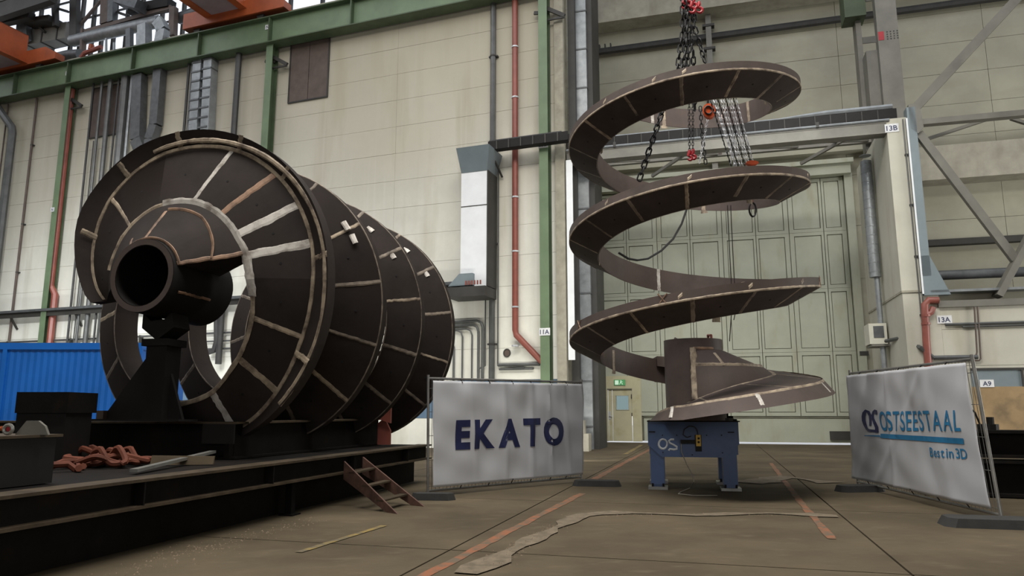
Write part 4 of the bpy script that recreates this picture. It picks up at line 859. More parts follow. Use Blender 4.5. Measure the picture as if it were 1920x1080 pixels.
# louvre, hatch
def louvre(nm, label, c0, c1, m, n, o=.02):
    s0, z1 = W.sz(*c0, o); s1, z0_ = W.sz(*c1, o); t = thing(nm, label, nm.split('_')[-1], W.p(s0, o, z0_)); w_ = (s1-s0)/n
    b = MB(); b.fbox(W, s0-.06, s1+.06, o, o+.05, z0_-.06, z0_); b.fbox(W, s0-.06, s1+.06, o, o+.05, z1, z1+.06); b.fbox(W, s0-.06, s0, o, o+.05, z0_, z1); b.fbox(W, s1, s1+.06, o, o+.05, z0_, z1); b.build('frame', 'dark_steel', t)
    for k in range(n):
        b = MB(); b.fbox(W, s0+k*w_+.015, s0+(k+1)*w_-.015, o, o+.035, z0_, z1); b.build('shutter_leaf', m, t)
    return t
louvre('wall_hatch', 'brown two-leaf steel hatch high on the pale wall', (548, 82), (613, 180), 'brown_sheet', 2)
louvre('wall_louvre', 'brown louvre panel behind the thin pipes at the upper left', (178, 168), (219, 250), 'brown_sheet', 3)
# elbow pipe at the far left
P = [W.sz(x, y, .4) for x, y in ((-30, 150), (-2, 205), (24, 243), (22, 300), (18, 340))]; zl = 0
t = thing('grey_bent_pipe', 'grey pipe with a bend at the left edge of the wall', 'pipe', W.p(P[2][0], .4, 0))
b = MB(); b.tube([W.p(P[0][0], .4, P[0][1]), W.p(P[1][0], .4, P[1][1]), W.p(P[2][0]-.1, .4, P[2][1]+.15), W.p(P[2][0], .4, P[2][1]-.2), W.p(P[2][0], .4, 0)], .2, 8); b.build('pipe_run', 'grey_pipe', t, smooth=True)
vpipe('wall_conduit', 'brown conduit pair between the bent grey pipe and the green column', 'brown_sheet', 62, 250, .06, 18.3, 5, .12, group='thin conduits', clips=(15.6, 11.2, 8.6))
vpipe('wall_conduit', 'thin conduit at the far left edge behind the bent pipe', 'brown_sheet', 5, 280, .04, 18.3, 7, .12, group='thin conduits')
# rails along the wall
zr = 6.38
t = thing('wall_rail', 'grey steel rail running along the lower wall behind the spirals', 'rail', W.p(-16, .5, zr))
b = MB(); b.fbox(W, -50, ws(912, 540, .5), .35, .65, zr-.02, zr+.10); b.build('rail_top', 'galv_dark', t)
b = MB(); b.fbox(W, -50, ws(912, 540, .5), .42, .5, zr-.26, zr-.02); b.build('rail_web', 'dark_steel', t)
for s0 in (-32, -28.5, -24, -19, -14, -9, -5): b = MB(); b.bar(W.p(s0, .02, zr-.8), W.p(s0, .45, zr-.2), .08, .08); b.build('rail_bracket', 'dark_steel', t)
for k, (z, r) in enumerate(((4.92, .05), (4.55, .04), (4.2, .05))):
    t = thing('horizontal_pipe', ('upper', 'middle', 'lower')[k]+' thin horizontal pipe low along the left wall', 'pipe', W.p(-16, .15, z), 'horizontal wall pipes')
    b = MB(); b.tube([W.p(-48.5, .15, z), W.p(-4.2, .15, z)], r, 6); b.build('pipe_run', 'grey_pipe', t)
    for s0 in (-33, -28.9, -24.5, -20): b = MB(); b.fbox(W, s0-.04, s0+.04, 0, .2, z-.3, z+.06); b.build('clip', 'dark_steel', t)
t = thing('drain_pipe', 'grey u-bent pipe seen under the hub of the lying spiral', 'pipe', W.p(ws(403, 600, .3), .3, 3.5))
P = [W.sz(x, y, .35) for x, y in ((407, 540), (407, 640), (402, 657), (390, 660))]; b = MB(); b.tube([W.p(s, .35, z) for s, z in P], .14, 8); b.build('pipe_run', 'dark_pipe', t, smooth=True)
# chute with its hood
o1 = 1.0; sA, sB = ws(864, 430, o1), ws(913, 430, o1); zt, zb = wz(890, 322, o1), wz(890, 537, o1)
t = thing('wall_chute', 'white sheet-metal chute with a grey hood on the pale wall', 'chute', W.p(sA, .5, zb))
b = MB(); b.fbox(W, sA, sB, .05, o1, zb, zt); b.build('chute_body', 'white_sheet', t)
b = MB(); b.fbox(W, sB, sB+.05, .05, o1+.03, zb, zt); b.fbox(W, sA-.0, sB, o1, o1+.015, wz(890, 385, o1)-.03, wz(890, 385, o1)); b.build('edge_trim', 'dark_steel', t)
hs0, hs1 = ws(855, 278, 1.5), ws(917, 270, 1.5); hz = wz(885, 274, 1.5)
b = MB(); Pw = W.p; b.hexa([Pw(sA, o1+.02, zt), Pw(sB, o1+.02, zt), Pw(sB, .05, zt), Pw(sA, .05, zt), Pw(hs0, 1.5, hz), Pw(hs1, 1.5, hz), Pw(hs1, .05, hz), Pw(hs0, .05, hz)]); b.build('hood', 'grey_sheet', t)
b = MB(); s2, s3 = ws(840, 538, 1.2), ws(886, 520, 1.2); z2, z3 = wz(840, 537, 1.2), wz(880, 512, 1.2); b.prism([Pw(s2, 1.2, z2), Pw(s3, 1.2, z2), Pw(s3, 1.2, z3), Pw(s2+(s3-s2)*.45, 1.2, z3)], -W.n*.6); b.build('lower_hood', 'grey_sheet', t)
b = MB(); b.fbox(W, ws(838, 540, 1.2), ws(911, 540, 1.2), .1, 1.3, zb-.42, zb-.04); b.build('platform', 'dark_steel', t)
for k in range(6): b = MB(); q_ = s3-.25+.12*k; b.tube([Pw(q_, 1.25, z2), Pw(q_, 1.25, z2+.16)], .035, 6); b.build('valve', 'red_pipe', t)
# bundle of conduits to the right of the spiral
for k, (xa, ya, xb, r) in enumerate(((905, 602, 905, .06), (898, 610, 897, .05), (884, 617, 885, .035), (866, 620, 867, .035), (851, 640, 851, .045))):
    s0 = ws(xb, 660, .12); z1 = wz(xa, ya, .12); t = thing('bent_conduit', ('outermost', 'second', 'third', 'fourth', 'innermost')[k]+' of the bent grey conduits beside the last spiral ring', 'conduit', W.p(s0, .12, 1), 'bent conduits')
    b = MB(); b.tube([W.p(s0-2.2, .12, z1), W.p(s0-.25, .12, z1+.02), W.p(s0-.07, .12, z1-.06), W.p(s0, .12, z1-.25), W.p(s0, .12, 1)], r, 6); b.build('pipe_run', 'grey_pipe', t, smooth=True)
for k, px in enumerate((911, 934)):
    s0 = ws(px, 450, .12); zt_ = wz(px, (545, 300)[k], .12); zb_ = wz(px, 686, .12)
    t = thing('thin_conduit', ('thin conduit just left of the tall grey pipe', 'thin conduit just right of the tall grey pipe')[k], 'conduit', W.p(s0, .12, zb_), 'thin conduits')
    b = MB(); b.tube([W.p(s0, .12, zt_), W.p(s0, .12, zb_), W.p(s0+(.25 if k == 0 else 1.1)*(1 if k else -1), .12, zb_-.1)], .03, 6); b.build('pipe_run', 'grey_pipe', t, smooth=True)
t = thing('flat_conduit', 'double horizontal conduit low on the wall left of the green column', 'conduit', W.p(ws(970, 686, .1), .1, wz(970, 690, .1)))
for y, x0, x1, r in ((684, 934, 1012, .07), (692, 936, 1000, .04)): b = MB(); b.tube([W.p(ws(x0, y, .1), .1, wz(960, y, .1)), W.p(ws(x1, y, .1), .1, wz(960, y, .1))], r, 6); b.build('pipe_run', 'grey_pipe', t)
sv, zv = W.sz(951, 662, .0); t = thing('round_vent', 'round dark vent in the wall below the red downpipe', 'vent', W.p(sv, .02, zv-.16))
b = MB(); b.tube([W.p(sv+math.cos(a_*math.pi/8)*.135, .03, zv+math.sin(a_*math.pi/8)*.15) for a_ in range(16)], .022, 6, closed=True); b.build('vent_ring', 'dark_steel', t)
b = MB(); b.prism([W.p(sv+math.cos(a_*math.pi/8)*.13, .005, zv+math.sin(a_*math.pi/8)*.145) for a_ in range(16)], W.n*.02); b.build('vent_grille', 'brown_sheet', t)
# cable tray 11B
sA, sB = ws(918, 275, .75), 1.3; z0_ = 11.62
t = thing('cable_tray', 'black cable tray running from the chute to the gate bay', 'tray', W.p(sA, .75, z0_))
b = MB(); b.fbox(W, sA, sB, .60, .62, z0_, z0_+.36); b.fbox(W, sA, sB, .9, .92, z0_, z0_+.36); b.fbox(W, sA, sB, .6, .92, z0_, z0_+.02); b.build('tray_body', 'black_steel', t)
b = MB(); b.tube([W.p(sA, .76, z0_+.40), W.p(sB-.3, .76, z0_+.40)], .06, 6); b.build('cable', 'dark_pipe', t)
for k in range(7): b = MB(); b.fbox(W, sA+.35+k*.5, sA+.40+k*.5, .93, .95, z0_, z0_+.36); b.build('rung', 'dark_steel', t)
b = MB(); b.bar(W.p(sA+.05, .8, z0_), W.p(sA+.3, .1, z0_-.9), .06, .06); b.build('tray_bracket', 'dark_steel', t)
# sheets and stanchions in the corner of the gate bay
s0, s1 = B.sz(1067, 450, .1)[0], B.sz(1078, 450, .1)[0]
t = thing('white_corner_sheet', 'narrow white sheet strip on the corner of the wall by the gate bay', 'sheet', B.p(s0, .1, 2))
b = MB(); b.fbox(B, s0-.08, s1-.06, .05, .12, B.sz(1070, 675, .1)[1], B.sz(1070, 300, .1)[1]); b.build('sheet', 'white_sheet', t)
def bpost(name, label, m, x0, x1, py, o, z0_, z1, cat='post', depth=.3, bands=0):
    s0, s1 = B.sz(x0, py, o)[0], B.sz(x1, py, o)[0]; t = thing(name, label, cat, B.p((s0+s1)/2, o, z0_))
    b = MB(); b.fbox(B, s0, s1, o-depth, o, z0_, z1); b.build('body', m, t)
    for k in range(bands): z = z0_+(z1-z0_)*(k+.5)/bands; b = MB(); b.fbox(B, s0-.02, s1+.02, o-depth, o+.03, z-.03, z+.03); b.build('seam_ring', 'galv_dark', t)
    return t
bpost('dark_stanchion', 'dark steel stanchion at the left edge of the gate bay', 'dark_steel', 1066, 1079, 200, -.6, 0, 24)
bpost('square_duct', 'square galvanised duct between two dark posts left of the gate', 'galv', 1079, 1101, 200, -1.0, 0, 24, 'duct', .6, 14)
bpost('dark_stanchion', 'dark steel stanchion between the square duct and the gate', 'dark_steel', 1101, 1112, 200, -1.2, 0, 24, 'post', 2.0)
bpost('grey_stanchion', 'grey steel post at the left edge of the gate', 'grey_steel', 1106, 1118, 700, -5.5, 0, 24, 'post', .6)
cA = atZ(1090, 846); bb_ = B.so(1090, 846)
t = thing('concrete_plinth', 'small concrete plinth at the foot of the posts left of the gate', 'plinth', B.p(bb_[0], bb_[1], 0))
b = MB(); b.fbox(B, B.so(1080, 842)[0]-.6, B.so(1118, 842)[0], bb_[1]-.5, bb_[1]+.1, 0, .62); b.build('lower_block', 'concrete', t)
b = MB(); b.fbox(B, B.so(1080, 842)[0]-.6, B.so(1108, 842)[0], bb_[1]-.5, bb_[1]-.1, .62, 1.1); b.build('upper_block', 'concrete', t)

# ------------------------------------------------------------------ beams across the gate bay
def bs(px, py, o=0.0): return B.sz(px, py, o)
zbm = 11.35
t = thing('bay_beam', 'long grey steel beam with a cable tray across the gate bay', 'beam', B.p(6, 0, zbm))
sL, sR = .05, 11.6
b = MB(); b.fbox(B, sL, sR, -.5, 0, zbm+.10, zbm+.14); b.fbox(B, sL, sR, -.5, 0, zbm-.28, zbm-.24); b.fbox(B, sL, sR, -.06, -.02, zbm-.24, zbm+.10); b.build('i_beam', 'grey_steel', t)
b = MB(); b.tube([B.p(sL, .02, zbm+.19), B.p(sR, .02, zbm+.19)], .05, 8); b.build('front_pipe', 'galv', t)
b = MB(); b.fbox(B, sL, sR+.3, -.45, -.15, zbm+.26, zbm+.66); b.build('cable_tray', 'black_steel', t)
b = MB(); b.tube([B.p(sL, -.3, zbm+.70), B.p(8, -.3, zbm+.72), B.p(9.6, -.3, zbm+.78), B.p(sR+.2, -.3, zbm+.78)], [.05, .05, .11, .11], 8); b.build('flexible_duct', 'galv', t, smooth=True)
for k in range(22): b = MB(); b.fbox(B, sL+.3+k*.52, sL+.33+k*.52, -.15, -.13, zbm+.26, zbm+.66); b.build('tray_rung', 'dark_steel', t)
for k in (1.9, 6.5, 9.2): b = MB(); b.fbox(B, k, k+.1, 0, .07, zbm+.14, zbm+.34); b.build('clamp', 'dark_steel', t)
t = thing('wind_truss', 'grey steel lattice truss behind the bay beam, above the gate', 'truss', B.p(6, -3.3, 10.6))
oT = -3.2; zT1 = 12.6; zT0 = bs(1380, 285, oT)[1]
b = MB(); b.bar(B.p(-.3, oT, zT0), B.p(12, oT, zT0), .2, .24); b.build('bottom_chord', 'grey_steel', t)
b = MB(); b.bar(B.p(-.3, -.6, zbm-.05), B.p(12, -.6, zbm-.05), .2, .14); b.build('front_chord', 'grey_steel', t)
for (sa, oa), (sb, ob) in (((-.1, -.6), (3.1, oT)), ((3.1, oT), (5.9, -.6)), ((5.9, -.6), (9, oT)), ((9, oT), (11.8, -.6)), ((2.8, -.6), (5.9, oT)), ((8.4, -.6), (11.6, oT))):
    b = MB(); b.bar(B.p(sa, oa, zbm-.1), B.p(sb, ob, zT0), .10, .12); b.build('diagonal', 'grey_steel', t)
b = MB(); q_ = bs(1347, 270, oT); b.fbox(B, q_[0]-.12, q_[0]+.12, oT-.1, oT+.1, zT0-.1, zT0+1.5); b.build('hanger', 'brown_sheet', t)
t = thing('lintel_beam', 'long pale beam high above the gate behind the truss', 'beam', B.p(6, GO+1, 13))
zz_ = bs(1450, 288, GO+.6)[1]; b = MB(); b.fbox(B, -2, 13.5, GO+.02, GO+.6, zz_-.15, zz_+.18); b.build('beam_body', 'wall_gate', t)
b = MB(); b.fbox(B, -2, 13.5, GO+.6, GO+.66, zz_+.2, zz_+.26); b.build('edge_angle', 'flange', t)
zz_ = bs(1356, 65, GO+.3)[1]
t = thing('dark_wall_pipe', 'long dark pipe crossing the wall high above the gate', 'pipe', B.p(6, GO+.3, zz_))
b = MB(); b.tube([B.p(-1, GO+.3, zz_-.05), B.p(30, GO+.3, zz_+.1)], .17, 8); b.build('pipe_run', 'dark_pipe', t, smooth=True)
for k in range(4): b = MB(); b.fbox(B, .1+k*.28, .16+k*.28, GO+.2, GO+.4, zz_, zz_+.3); b.build('clip', 'dark_steel', t)
s0 = bs(1333, 150, GO+.45)[0]
t = thing('wall_post', 'slim grey steel post on the wall behind the hanging chains', 'post', B.p(s0, GO+.4, 12.6))
b = MB(); b.fbox(B, s0-.13, s0+.13, GO+.02, GO+.5, 12.6, 25); b.build('post_body', 'grey_steel', t)
for z in (19.9, 18.7, 17.6, 16.4): b = MB(); b.fbox(B, s0-.28, s0+.28, GO+.2, GO+.54, z-.06, z+.06); b.build('cleat', 'dark_steel', t)
zc = bs(1200, 30, GO+.5)[1]
t = thing('roof_beam', 'broad shaded concrete beam along the top of the gate wall', 'beam', B.p(6, GO+.5, zc))
b = MB(); b.fbox(B, -1, 30, GO+.02, GO+1.1, zc-.4, zc+.9); b.build('beam_body', 'concrete', t)
zc = bs(1850, 300, GO+.8)[1]
t = thing('recess_beam', 'broad grey concrete beam across the right recess above the white wall', 'beam', B.p(18, GO+.8, zc))
b = MB(); b.fbox(B, 12.8, 30, GO+.02, GO+1.0, zc-.75, zc+.75); b.build('beam_body', 'concrete', t)
# grey pipe beside the pillar, air conditioner
t = thing('spiral_duct', 'round galvanised spiral duct on the wall beside the gate and pillar', 'duct', B.p(11.24, -3, 0))
oD = min((abs(bs(1630, 380, o_/10)[0]-11.24), o_/10) for o_ in range(-60, 1))[1]; s0 = 11.24; zlo = bs(1641, 520, oD)[1]; zhi = bs(1617, 205, oD)[1]+.6
b = MB(); b.tube([B.p(s0, oD, min(zhi, 10.9)), B.p(s0, oD, zlo)], .20, 12); b.build('duct_pipe', 'galv', t, smooth=True)
b = MB(); b.tube([B.p(s0+.05, oD, zlo), B.p(s0+.05, oD, 0)], .10, 8); b.build('lower_pipe', 'galv', t, smooth=True)
for k in range(14): z = zlo+.2+k*.35; b = MB(); b.tube([B.p(s0, oD, z-.012), B.p(s0, oD, z+.012)], .208, 12); b.build('seam_ring', 'galv', t)
sp_, zp_ = bs(1662, 628, -3.0)
t = thing('air_conditioner', 'small cream air conditioner box on the pillar side near the gate', 'air conditioner', B.p(11.2, -3, zp_-.4))
b = MB(); b.fbox(B, 10.85, 11.45, -3.3, -2.4, zp_-.38, zp_+.38); b.build('housing', 'ac', t)
b = MB(); b.fbox(B, 11.0, 11.35, -2.4, -2.38, zp_-.15, zp_+.28); b.build('grille', 'galv_dark', t)
b = MB(); b.fbox(B, 10.9, 11.5, -3.3, -2.3, zp_-.47, zp_-.40); b.build('bracket', 'grey_steel', t)
b = MB(); b.tube([B.p(11.35, -2.2, zp_-.3), B.p(11.6, -1, zp_-.3), B.p(11.9, .12, zp_-.75), B.p(12.25, .14, zp_-1.1)], .07, 6); b.build('drain', 'grey_pipe', t, smooth=True)
sign('13B', B, bs(1672, 240, .01)[0], .005, bs(1672, 240, .01)[1], .44, .30, 'white number sign 13B at the top of the pillar')
sign('13A', B, bs(1771, 599, 0)[0], -.02, bs(1771, 599, 0)[1], .44, .27, 'white number sign 13A on the right white wall')
# conduits on the pillar
for k, (x0, x1) in enumerate(((1688, 1722), (1694, 1727))):
    sa = (bs(x0, 260)[0]+bs(x1, 500)[0])/2+.03; t = thing('pillar_conduit', ('left', 'right')[k]+' thin conduit running down the face of the pillar', 'conduit', B.p(sa, .05, .2), 'pillar conduits')
    b = MB(); b.tube([B.p(sa, .05, 11.5), B.p(sa, .05, .2)], .022, 6); b.build('pipe_run', 'grey_pipe', t)
    for z in (10.2, 8.4, 6.6, 4.6): b = MB(); b.fbox(B, sa-.04, sa+.04, .0, .07, z-.03, z+.03); b.build('clip', 'dark_steel', t)
sa = bs(1712, 260)[0]; t = thing('galvanised_strip', 'tall grey-blue sheet strip on the right edge of the pillar', 'sheet', B.p(12.25, .1, 5.4))
b = MB(); b.fbox(B, 12.15, 12.42, -.3, .1, 5.9, 11.9); b.build('strip', 'grey_sheet', t)
b = MB(); b.prism([B.p(12.15, .1, 6.6), B.p(12.42, .1, 6.6), B.p(12.95, .1, 5.25), B.p(12.15, .1, 5.25)], -B.n*.3); b.build('flared_foot', 'grey_sheet', t)
b = MB(); b.fbox(B, 12.1, 12.15, -.2, .12, 5.3, 11.5); b.build('edge', 'white_sheet', t)
# big column above the pillar
t = thing('roof_column', 'tall grey riveted steel column rising above the pillar', 'column', B.p(12.6, -2.4, 11.6))
oC = -2.4
def bq(px, py, o=oC): return B.sz(px, py, o)[0]
sc0, sc1 = (bq(1640, 60)+bq(1662, 190))/2, (bq(1682, 60)+bq(1700, 190))/2
b = MB(); b.fbox(B, sc0, sc1, oC-.4, oC, 11.6, 26); b.build('box_flange', 'grey_steel', t)
b = MB(); b.fbox(B, sc0-.55, sc0-.35, oC-1.6, oC-1.0, 11.6, 26); b.build('rear_flange', 'grey_steel', t)
b = MB(); b.fbox(B, sc0-.4, sc0+.1, oC-1.4, oC-.3, 11.6, 15.5); b.build('rear_web', 'grey_steel', t)
for z in (16.4, 18.2, 20.0): b = MB(); b.bar(B.p(sc0-.4, oC-1.2, z), B.p(sc0+.1, oC-.2, z-.5), .1, .25); b.build('lacing', 'grey_steel', t)
b = MB(); z = bs(1655, 68, oC)[1]; b.fbox(B, sc0+.02, sc0+.22, oC, oC+.012, z-.16, z+.2); b.build('red_mark', 'red', t)
b = MB()
for i in range(4):
    for j in range(4): b.fbox(B, sc0+.32+i*.12, sc0+.36+i*.12, oC, oC+.015, z-.16+j*.1, z-.12+j*.1)
o_ = b.build('rivets', 'dark_steel', t); o_['kind'] = 'stuff'
b = MB(); z = bs(1620, 20, oC-1.2)[1]; b.fbox(B, sc0-1.0, sc0-.2, oC-1.5, oC-.6, z-.5, z+1.2); b.build('crane_bearing', 'green_dark', t)
# braces and truss at the right
t = thing('brace_frame', 'grey steel bracing with a gusset plate right of the pillar', 'bracing', B.p(13, -.2, 5.3))
kz = lambda x, y, o=-.1: B.p(bs(x, y, o)[0], o, bs(x, y, o)[1])
b = MB(); b.bar(kz(1716, 203), kz(1912, -8), .30, .22, up=B.n); b.build('upper_diagonal', 'grey_steel', t)
b = MB(); b.bar(kz(1722, 250), kz(1903, 487), .26, .2, up=B.n); b.build('lower_diagonal', 'grey_steel', t)
b = MB(); b.bar(kz(1716, 232), kz(1935, 212), .2, .30, up=B.n); b.build('horizontal_chord', 'grey_steel', t)
b = MB(); b.bar(kz(1870, 556), kz(1932, 440), .2, .50, up=B.n); b.build('corner_diagonal', 'grey_steel', t)
b = MB(); b.bar(kz(1735, 262, -.8), kz(1850, 224, -.8), .1, .14, up=B.n); b.bar(kz(1895, 222, -.8), kz(1935, 235, -.8), .1, .14, up=B.n); b.build('lattice_diagonal', 'grey_steel', t)
b = MB(); b.prism([kz(1703, 196, .1), kz(1724, 192, .1), kz(1732, 238, .1), kz(1722, 250, .1), kz(1706, 240, .1)], -B.n*.2); b.build('gusset', 'grey_steel', t)
z0_ = bs(1830, 545)[1]
t = thing('ledge_beam', 'grey steel double beam along the top of the right white wall', 'beam', B.p(16, 0, z0_))
b = MB(); b.fbox(B, 12.35, 26, -.5, .1, z0_-.02, z0_+.06); b.build('upper_flange', 'galv', t)
b = MB(); z1_ = bs(1830, 569)[1]; b.fbox(B, 12.55, 26, -.35, .08, z1_-.1, z1_+.12); b.build('lower_beam', 'grey_steel', t)
b = MB(); b.fbox(B, 12.55, 26, -.5, -.4, z1_+.1, z0_); b.build('web', 'wall_gate', t)
zd = bs(1840, 513, -1.2)[1]
t = thing('long_round_duct', 'grey round duct lying along the recess above the right white wall', 'duct', B.p(16, -1.2, zd))
b = MB(); b.tube([B.p(12.6, -1.2, zd), B.p(26, -1.2, zd)], .17, 10); b.build('duct_pipe', 'galv_dark', t, smooth=True)
zd = bs(1800, 452, GO+.4)[1]
t = thing('recess_rail', 'dark steel rail across the upper wall of the right recess', 'rail', B.p(18, GO+.4, zd))
b = MB(); b.fbox(B, 13.3, 30, GO+.05, GO+.4, zd-.13, zd+.13); b.build('rail_body', 'dark_steel', t)
# red downpipe, conduits, boarded opening on the right white wall
kr = lambda x, y, o=.12: B.p(bs(x, y, o)[0], o, bs(x, y, o)[1])
t = thing('red_downpipe', 'short red downpipe with an elbow on the right white wall', 'pipe', kr(1741, 680))
b = MB(); b.tube([kr(1760, 563), kr(1741, 563), kr(1734, 571), kr(1735, 600), B.p(bs(1737, 640, .12)[0], .12, bs(1737, 640, .12)[1]), B.p(bs(1738, 680, .12)[0], .12, .1)], .115, 10); b.build('pipe_run', 'red_pipe', t, smooth=True)
b = MB(); b.tube([kr(1738, 590), kr(1746, 586), kr(1750, 576)], .09, 8); b.build('side_branch', 'red_pipe', t, smooth=True)
for y in (592, 607): b = MB(); q_ = kr(1736, y); b.tube([q_+V((0, 0, -.04)), q_+V((0, 0, .04))], .14, 10); b.build('socket', 'red_pipe', t)
t = thing('wall_conduit', 'long horizontal conduit under the sign 13A on the right wall', 'conduit', kr(1760, 610, .04))
zz_ = bs(1830, 607, .04)[1]; b = MB(); b.tube([B.p(12.7, .04, zz_), B.p(26, .04, zz_+.04)], .05, 6); b.build('pipe_run', 'grey_pipe', t)
b = MB(); b.tube([B.p(13.2, .04, zz_-.09), B.p(26, .04, zz_-.05)], .035, 6); b.build('second_run', 'grey_pipe', t)
t = thing('wall_conduit', 'rusty conduit pair running down the right white wall', 'conduit', kr(1835, 676, .06))
b = MB(); b.tube([kr(1827, 575, .06), kr(1832, 660, .06), kr(1830, 668, .06)], .028, 6); b.tube([kr(1833, 575, .06), kr(1839, 672, .06), kr(1836, 676, .06), kr(1826, 676, .06)], .028, 6); b.build('pipe_run', 'brown_sheet', t)
t = thing('strip_lamp_tray', 'short grey horizontal tube on the right wall above the banner', 'tube', kr(1790, 670, .06))
zz_ = bs(1790, 670, .06)[1]; b = MB(); b.tube([B.p(bs(1750, 670)[0], .06, zz_), B.p(bs(1832, 668)[0], .06, zz_)], .07, 8); b.build('tube_body', 'galv_dark', t)
t = thing('boarded_opening', 'opening in the right white wall closed with a plywood board', 'board', kr(1860, 820, .02))
s0, s1 = bs(1826, 760)[0], bs(1935, 760)[0]; zA, zB, zC = bs(1860, 822, .02)[1], bs(1860, 725, .02)[1], bs(1860, 694, .02)[1]
b = MB(); b.fbox(B, s0, s1+1.5, -.02, .05, max(.1, zA), zB); b.build('plywood_board', 'plywood', t)
b = MB(); b.fbox(B, s0, bs(1915, 710)[0], -.02, .02, zB, zC); b.build('upper_panel', 'grey_sheet', t)
b = MB(); b.fbox(B, s0, s1+1.5, -.02, .06, zC, zC+.07); b.fbox(B, bs(1915, 710)[0], bs(1915, 710)[0]+.06, -.02, .06, zB, zC); b.build('opening_frame', 'dark_steel', t)
sign('A9', B, bs(1849, 719)[0], .06, bs(1849, 719)[1], .40, .24, 'white sign A9 on the boarded opening at the right')
t = thing('dark_girder', 'dark rusty steel girder lying behind the right fence', 'girder', atZ(1900, 900))
gA, gB = atZ(1836, 905), atZ(1836, 905)+B.u*6; dirn = V((.93, -.36, 0)).normalized(); gA = atZ(1835, 930); gtop = onplane(1850, 852, gA, V((0, 1, 0)))
for z0_, z1_, nm in ((.02, .62, 'lower_girder'), (.66, 1.12, 'upper_girder')):
    b = MB(); b.ibeam(gA+V((-.8, .3, (z0_+z1_)/2)), gA+V((-.8, .3, (z0_+z1_)/2))+dirn*6, .5, z1_-z0_, .05); b.build(nm, 'beam' if z0_ < .5 else 'beam', t)
b = MB(); b.fbox(type('x', (), {'p': staticmethod(lambda s, o, z: gA+V((-.8, .3, 0))+dirn*s+V((dirn.y, -dirn.x, 0))*o+V((0, 0, z)))}), .2, .3, -.2, .2, 0, .7); b.build('packing', 'beam', t)
pq = gA+V((-.8, .3, 1.12))+dirn*1.1
t = thing('black_pump', 'small black hand pump standing on the dark girder at the right', 'pump', pq)
b = MB(); b.prism([pq+V((math.cos(i*math.pi/5)*.17, math.sin(i*math.pi/5)*.14, 0)) for i in range(10)], V((0, 0, .10))); b.build('base', 'black_steel', t)
b = MB(); b.tube([pq+V((.05, 0, .1)), pq+V((.05, 0, .22))], .06, 8); b.build('cylinder', 'black_steel', t)
b = MB(); b.tube([pq+V((-.13, 0, .08)), pq+V((-.2, 0, .3)), pq+V((-.27, 0, .36)), pq+V((-.33, 0, .34))], .016, 6); b.build('pump_handle', 'black_steel', t, smooth=True)

# ------------------------------------------------------------------ blue ribbed container at the left
yC = 17.5; cA, cB = atY(0, 645, yC), atY(300, 641, yC); zC = atY(100, 643, yC).z
t = thing('blue_container', 'bright blue ribbed sheet container behind the platform at the left', 'container', V((-14, yC+1.2, 0)))
x0, x1 = -16.2, atY(262, 700, yC).x; b = MB(); b.box(x0, x1, yC+.03, yC+2.4, .1, zC-.05); b.build('container_body', 'blue_panel', t)
n_ = 90; vs = []
for i in range(n_+1):
    x = x0+(x1-x0)*i/n_; y = yC+(.0 if (i//1) % 2 else .012); vs += [V((x, y, .2)), V((x, y, zC-.16))]
b = MB(); b.add(vs, [(2*i, 2*i+2, 2*i+3, 2*i+1) for i in range(n_)]); b.build('ribbed_sheet', 'blue_panel', t)
b = MB(); b.box(x0, x1+.02, yC-.03, yC+2.43, zC-.16, zC); b.build('top_rail', 'blue_panel', t)
b = MB(); b.box(atY(6, 700, yC).x-.05, atY(6, 700, yC).x+.05, yC-.03, yC, .1, zC-.16); b.box(x1-.1, x1+.02, yC-.03, yC+.05, .1, zC-.16); b.build('corner_post', 'blue_panel', t)
b = MB(); b.box(x0, x1, yC-.02, yC+2.4, .0, .2); b.build('bottom_rail', 'black_steel', t)

# ------------------------------------------------------------------ chains, hoist and ropes hung in the upright screw
lk = MB(); lk.tube([V((math.cos(t)*.032, 0, math.sin(t)*.032+(.034 if math.sin(t) > 0 else -.034))) for t in [(i+.5)*math.pi/5 for i in range(10)]], .0125, 5, closed=True)
link_me = {}
def chain(label, pts, m='chain', sc=1.0, name='lifting_chain', group='lifting chains', step=.105):
    t = thing(name, label, 'chain', pts[-1], group); d = []; pts = [V(p) for p in pts]
    L = [0]
    for a, c in zip(pts, pts[1:]): L.append(L[-1]+(c-a).length)
    st = step*sc; n = int(L[-1]/st)
    for i in range(n):
        x = (i+.5)*st; k = max(j for j in range(len(L)-1) if L[j] <= x); f = (x-L[k])/(L[k+1]-L[k]); p = pts[k].lerp(pts[k+1], f); dr = (pts[k+1]-pts[k]).normalized()
        key = (m, sc)
        if key not in link_me:
            q = MB(); q.v = [v*sc for v in lk.v]; q.f = list(lk.f); q.m = list(lk.m); o0 = q.build('link', m, None, smooth=True); link_me[key] = o0.data; bpy.data.objects.remove(o0)
        o = link_mesh('chain_link', link_me[key], t); ORG[o.name] = ORG[t.name]
        rot = dr.to_track_quat('Z', 'X').to_matrix().to_4x4() @ Matrix.Rotation(math.radians(20+90*(i % 2)), 4, 'Z')
        o.matrix_local = Matrix.Translation(p-ORG[t.name]) @ rot
    return t
YC = 14.0
k_ = lambda x, y, yy=YC: atY(x, y, yy)
chain('black chain strand hanging highest at the left of the bundle, down to the top ring', [k_(1279, -60), k_(1280, 60), k_(1274, 100), k_(1269, 140)], sc=1.4)
chain('black chain strand second from the left in the hanging bundle', [k_(1286, -60, 14.1), k_(1284, 80, 14.1), k_(1284, 140, 14.1)], sc=1.4)
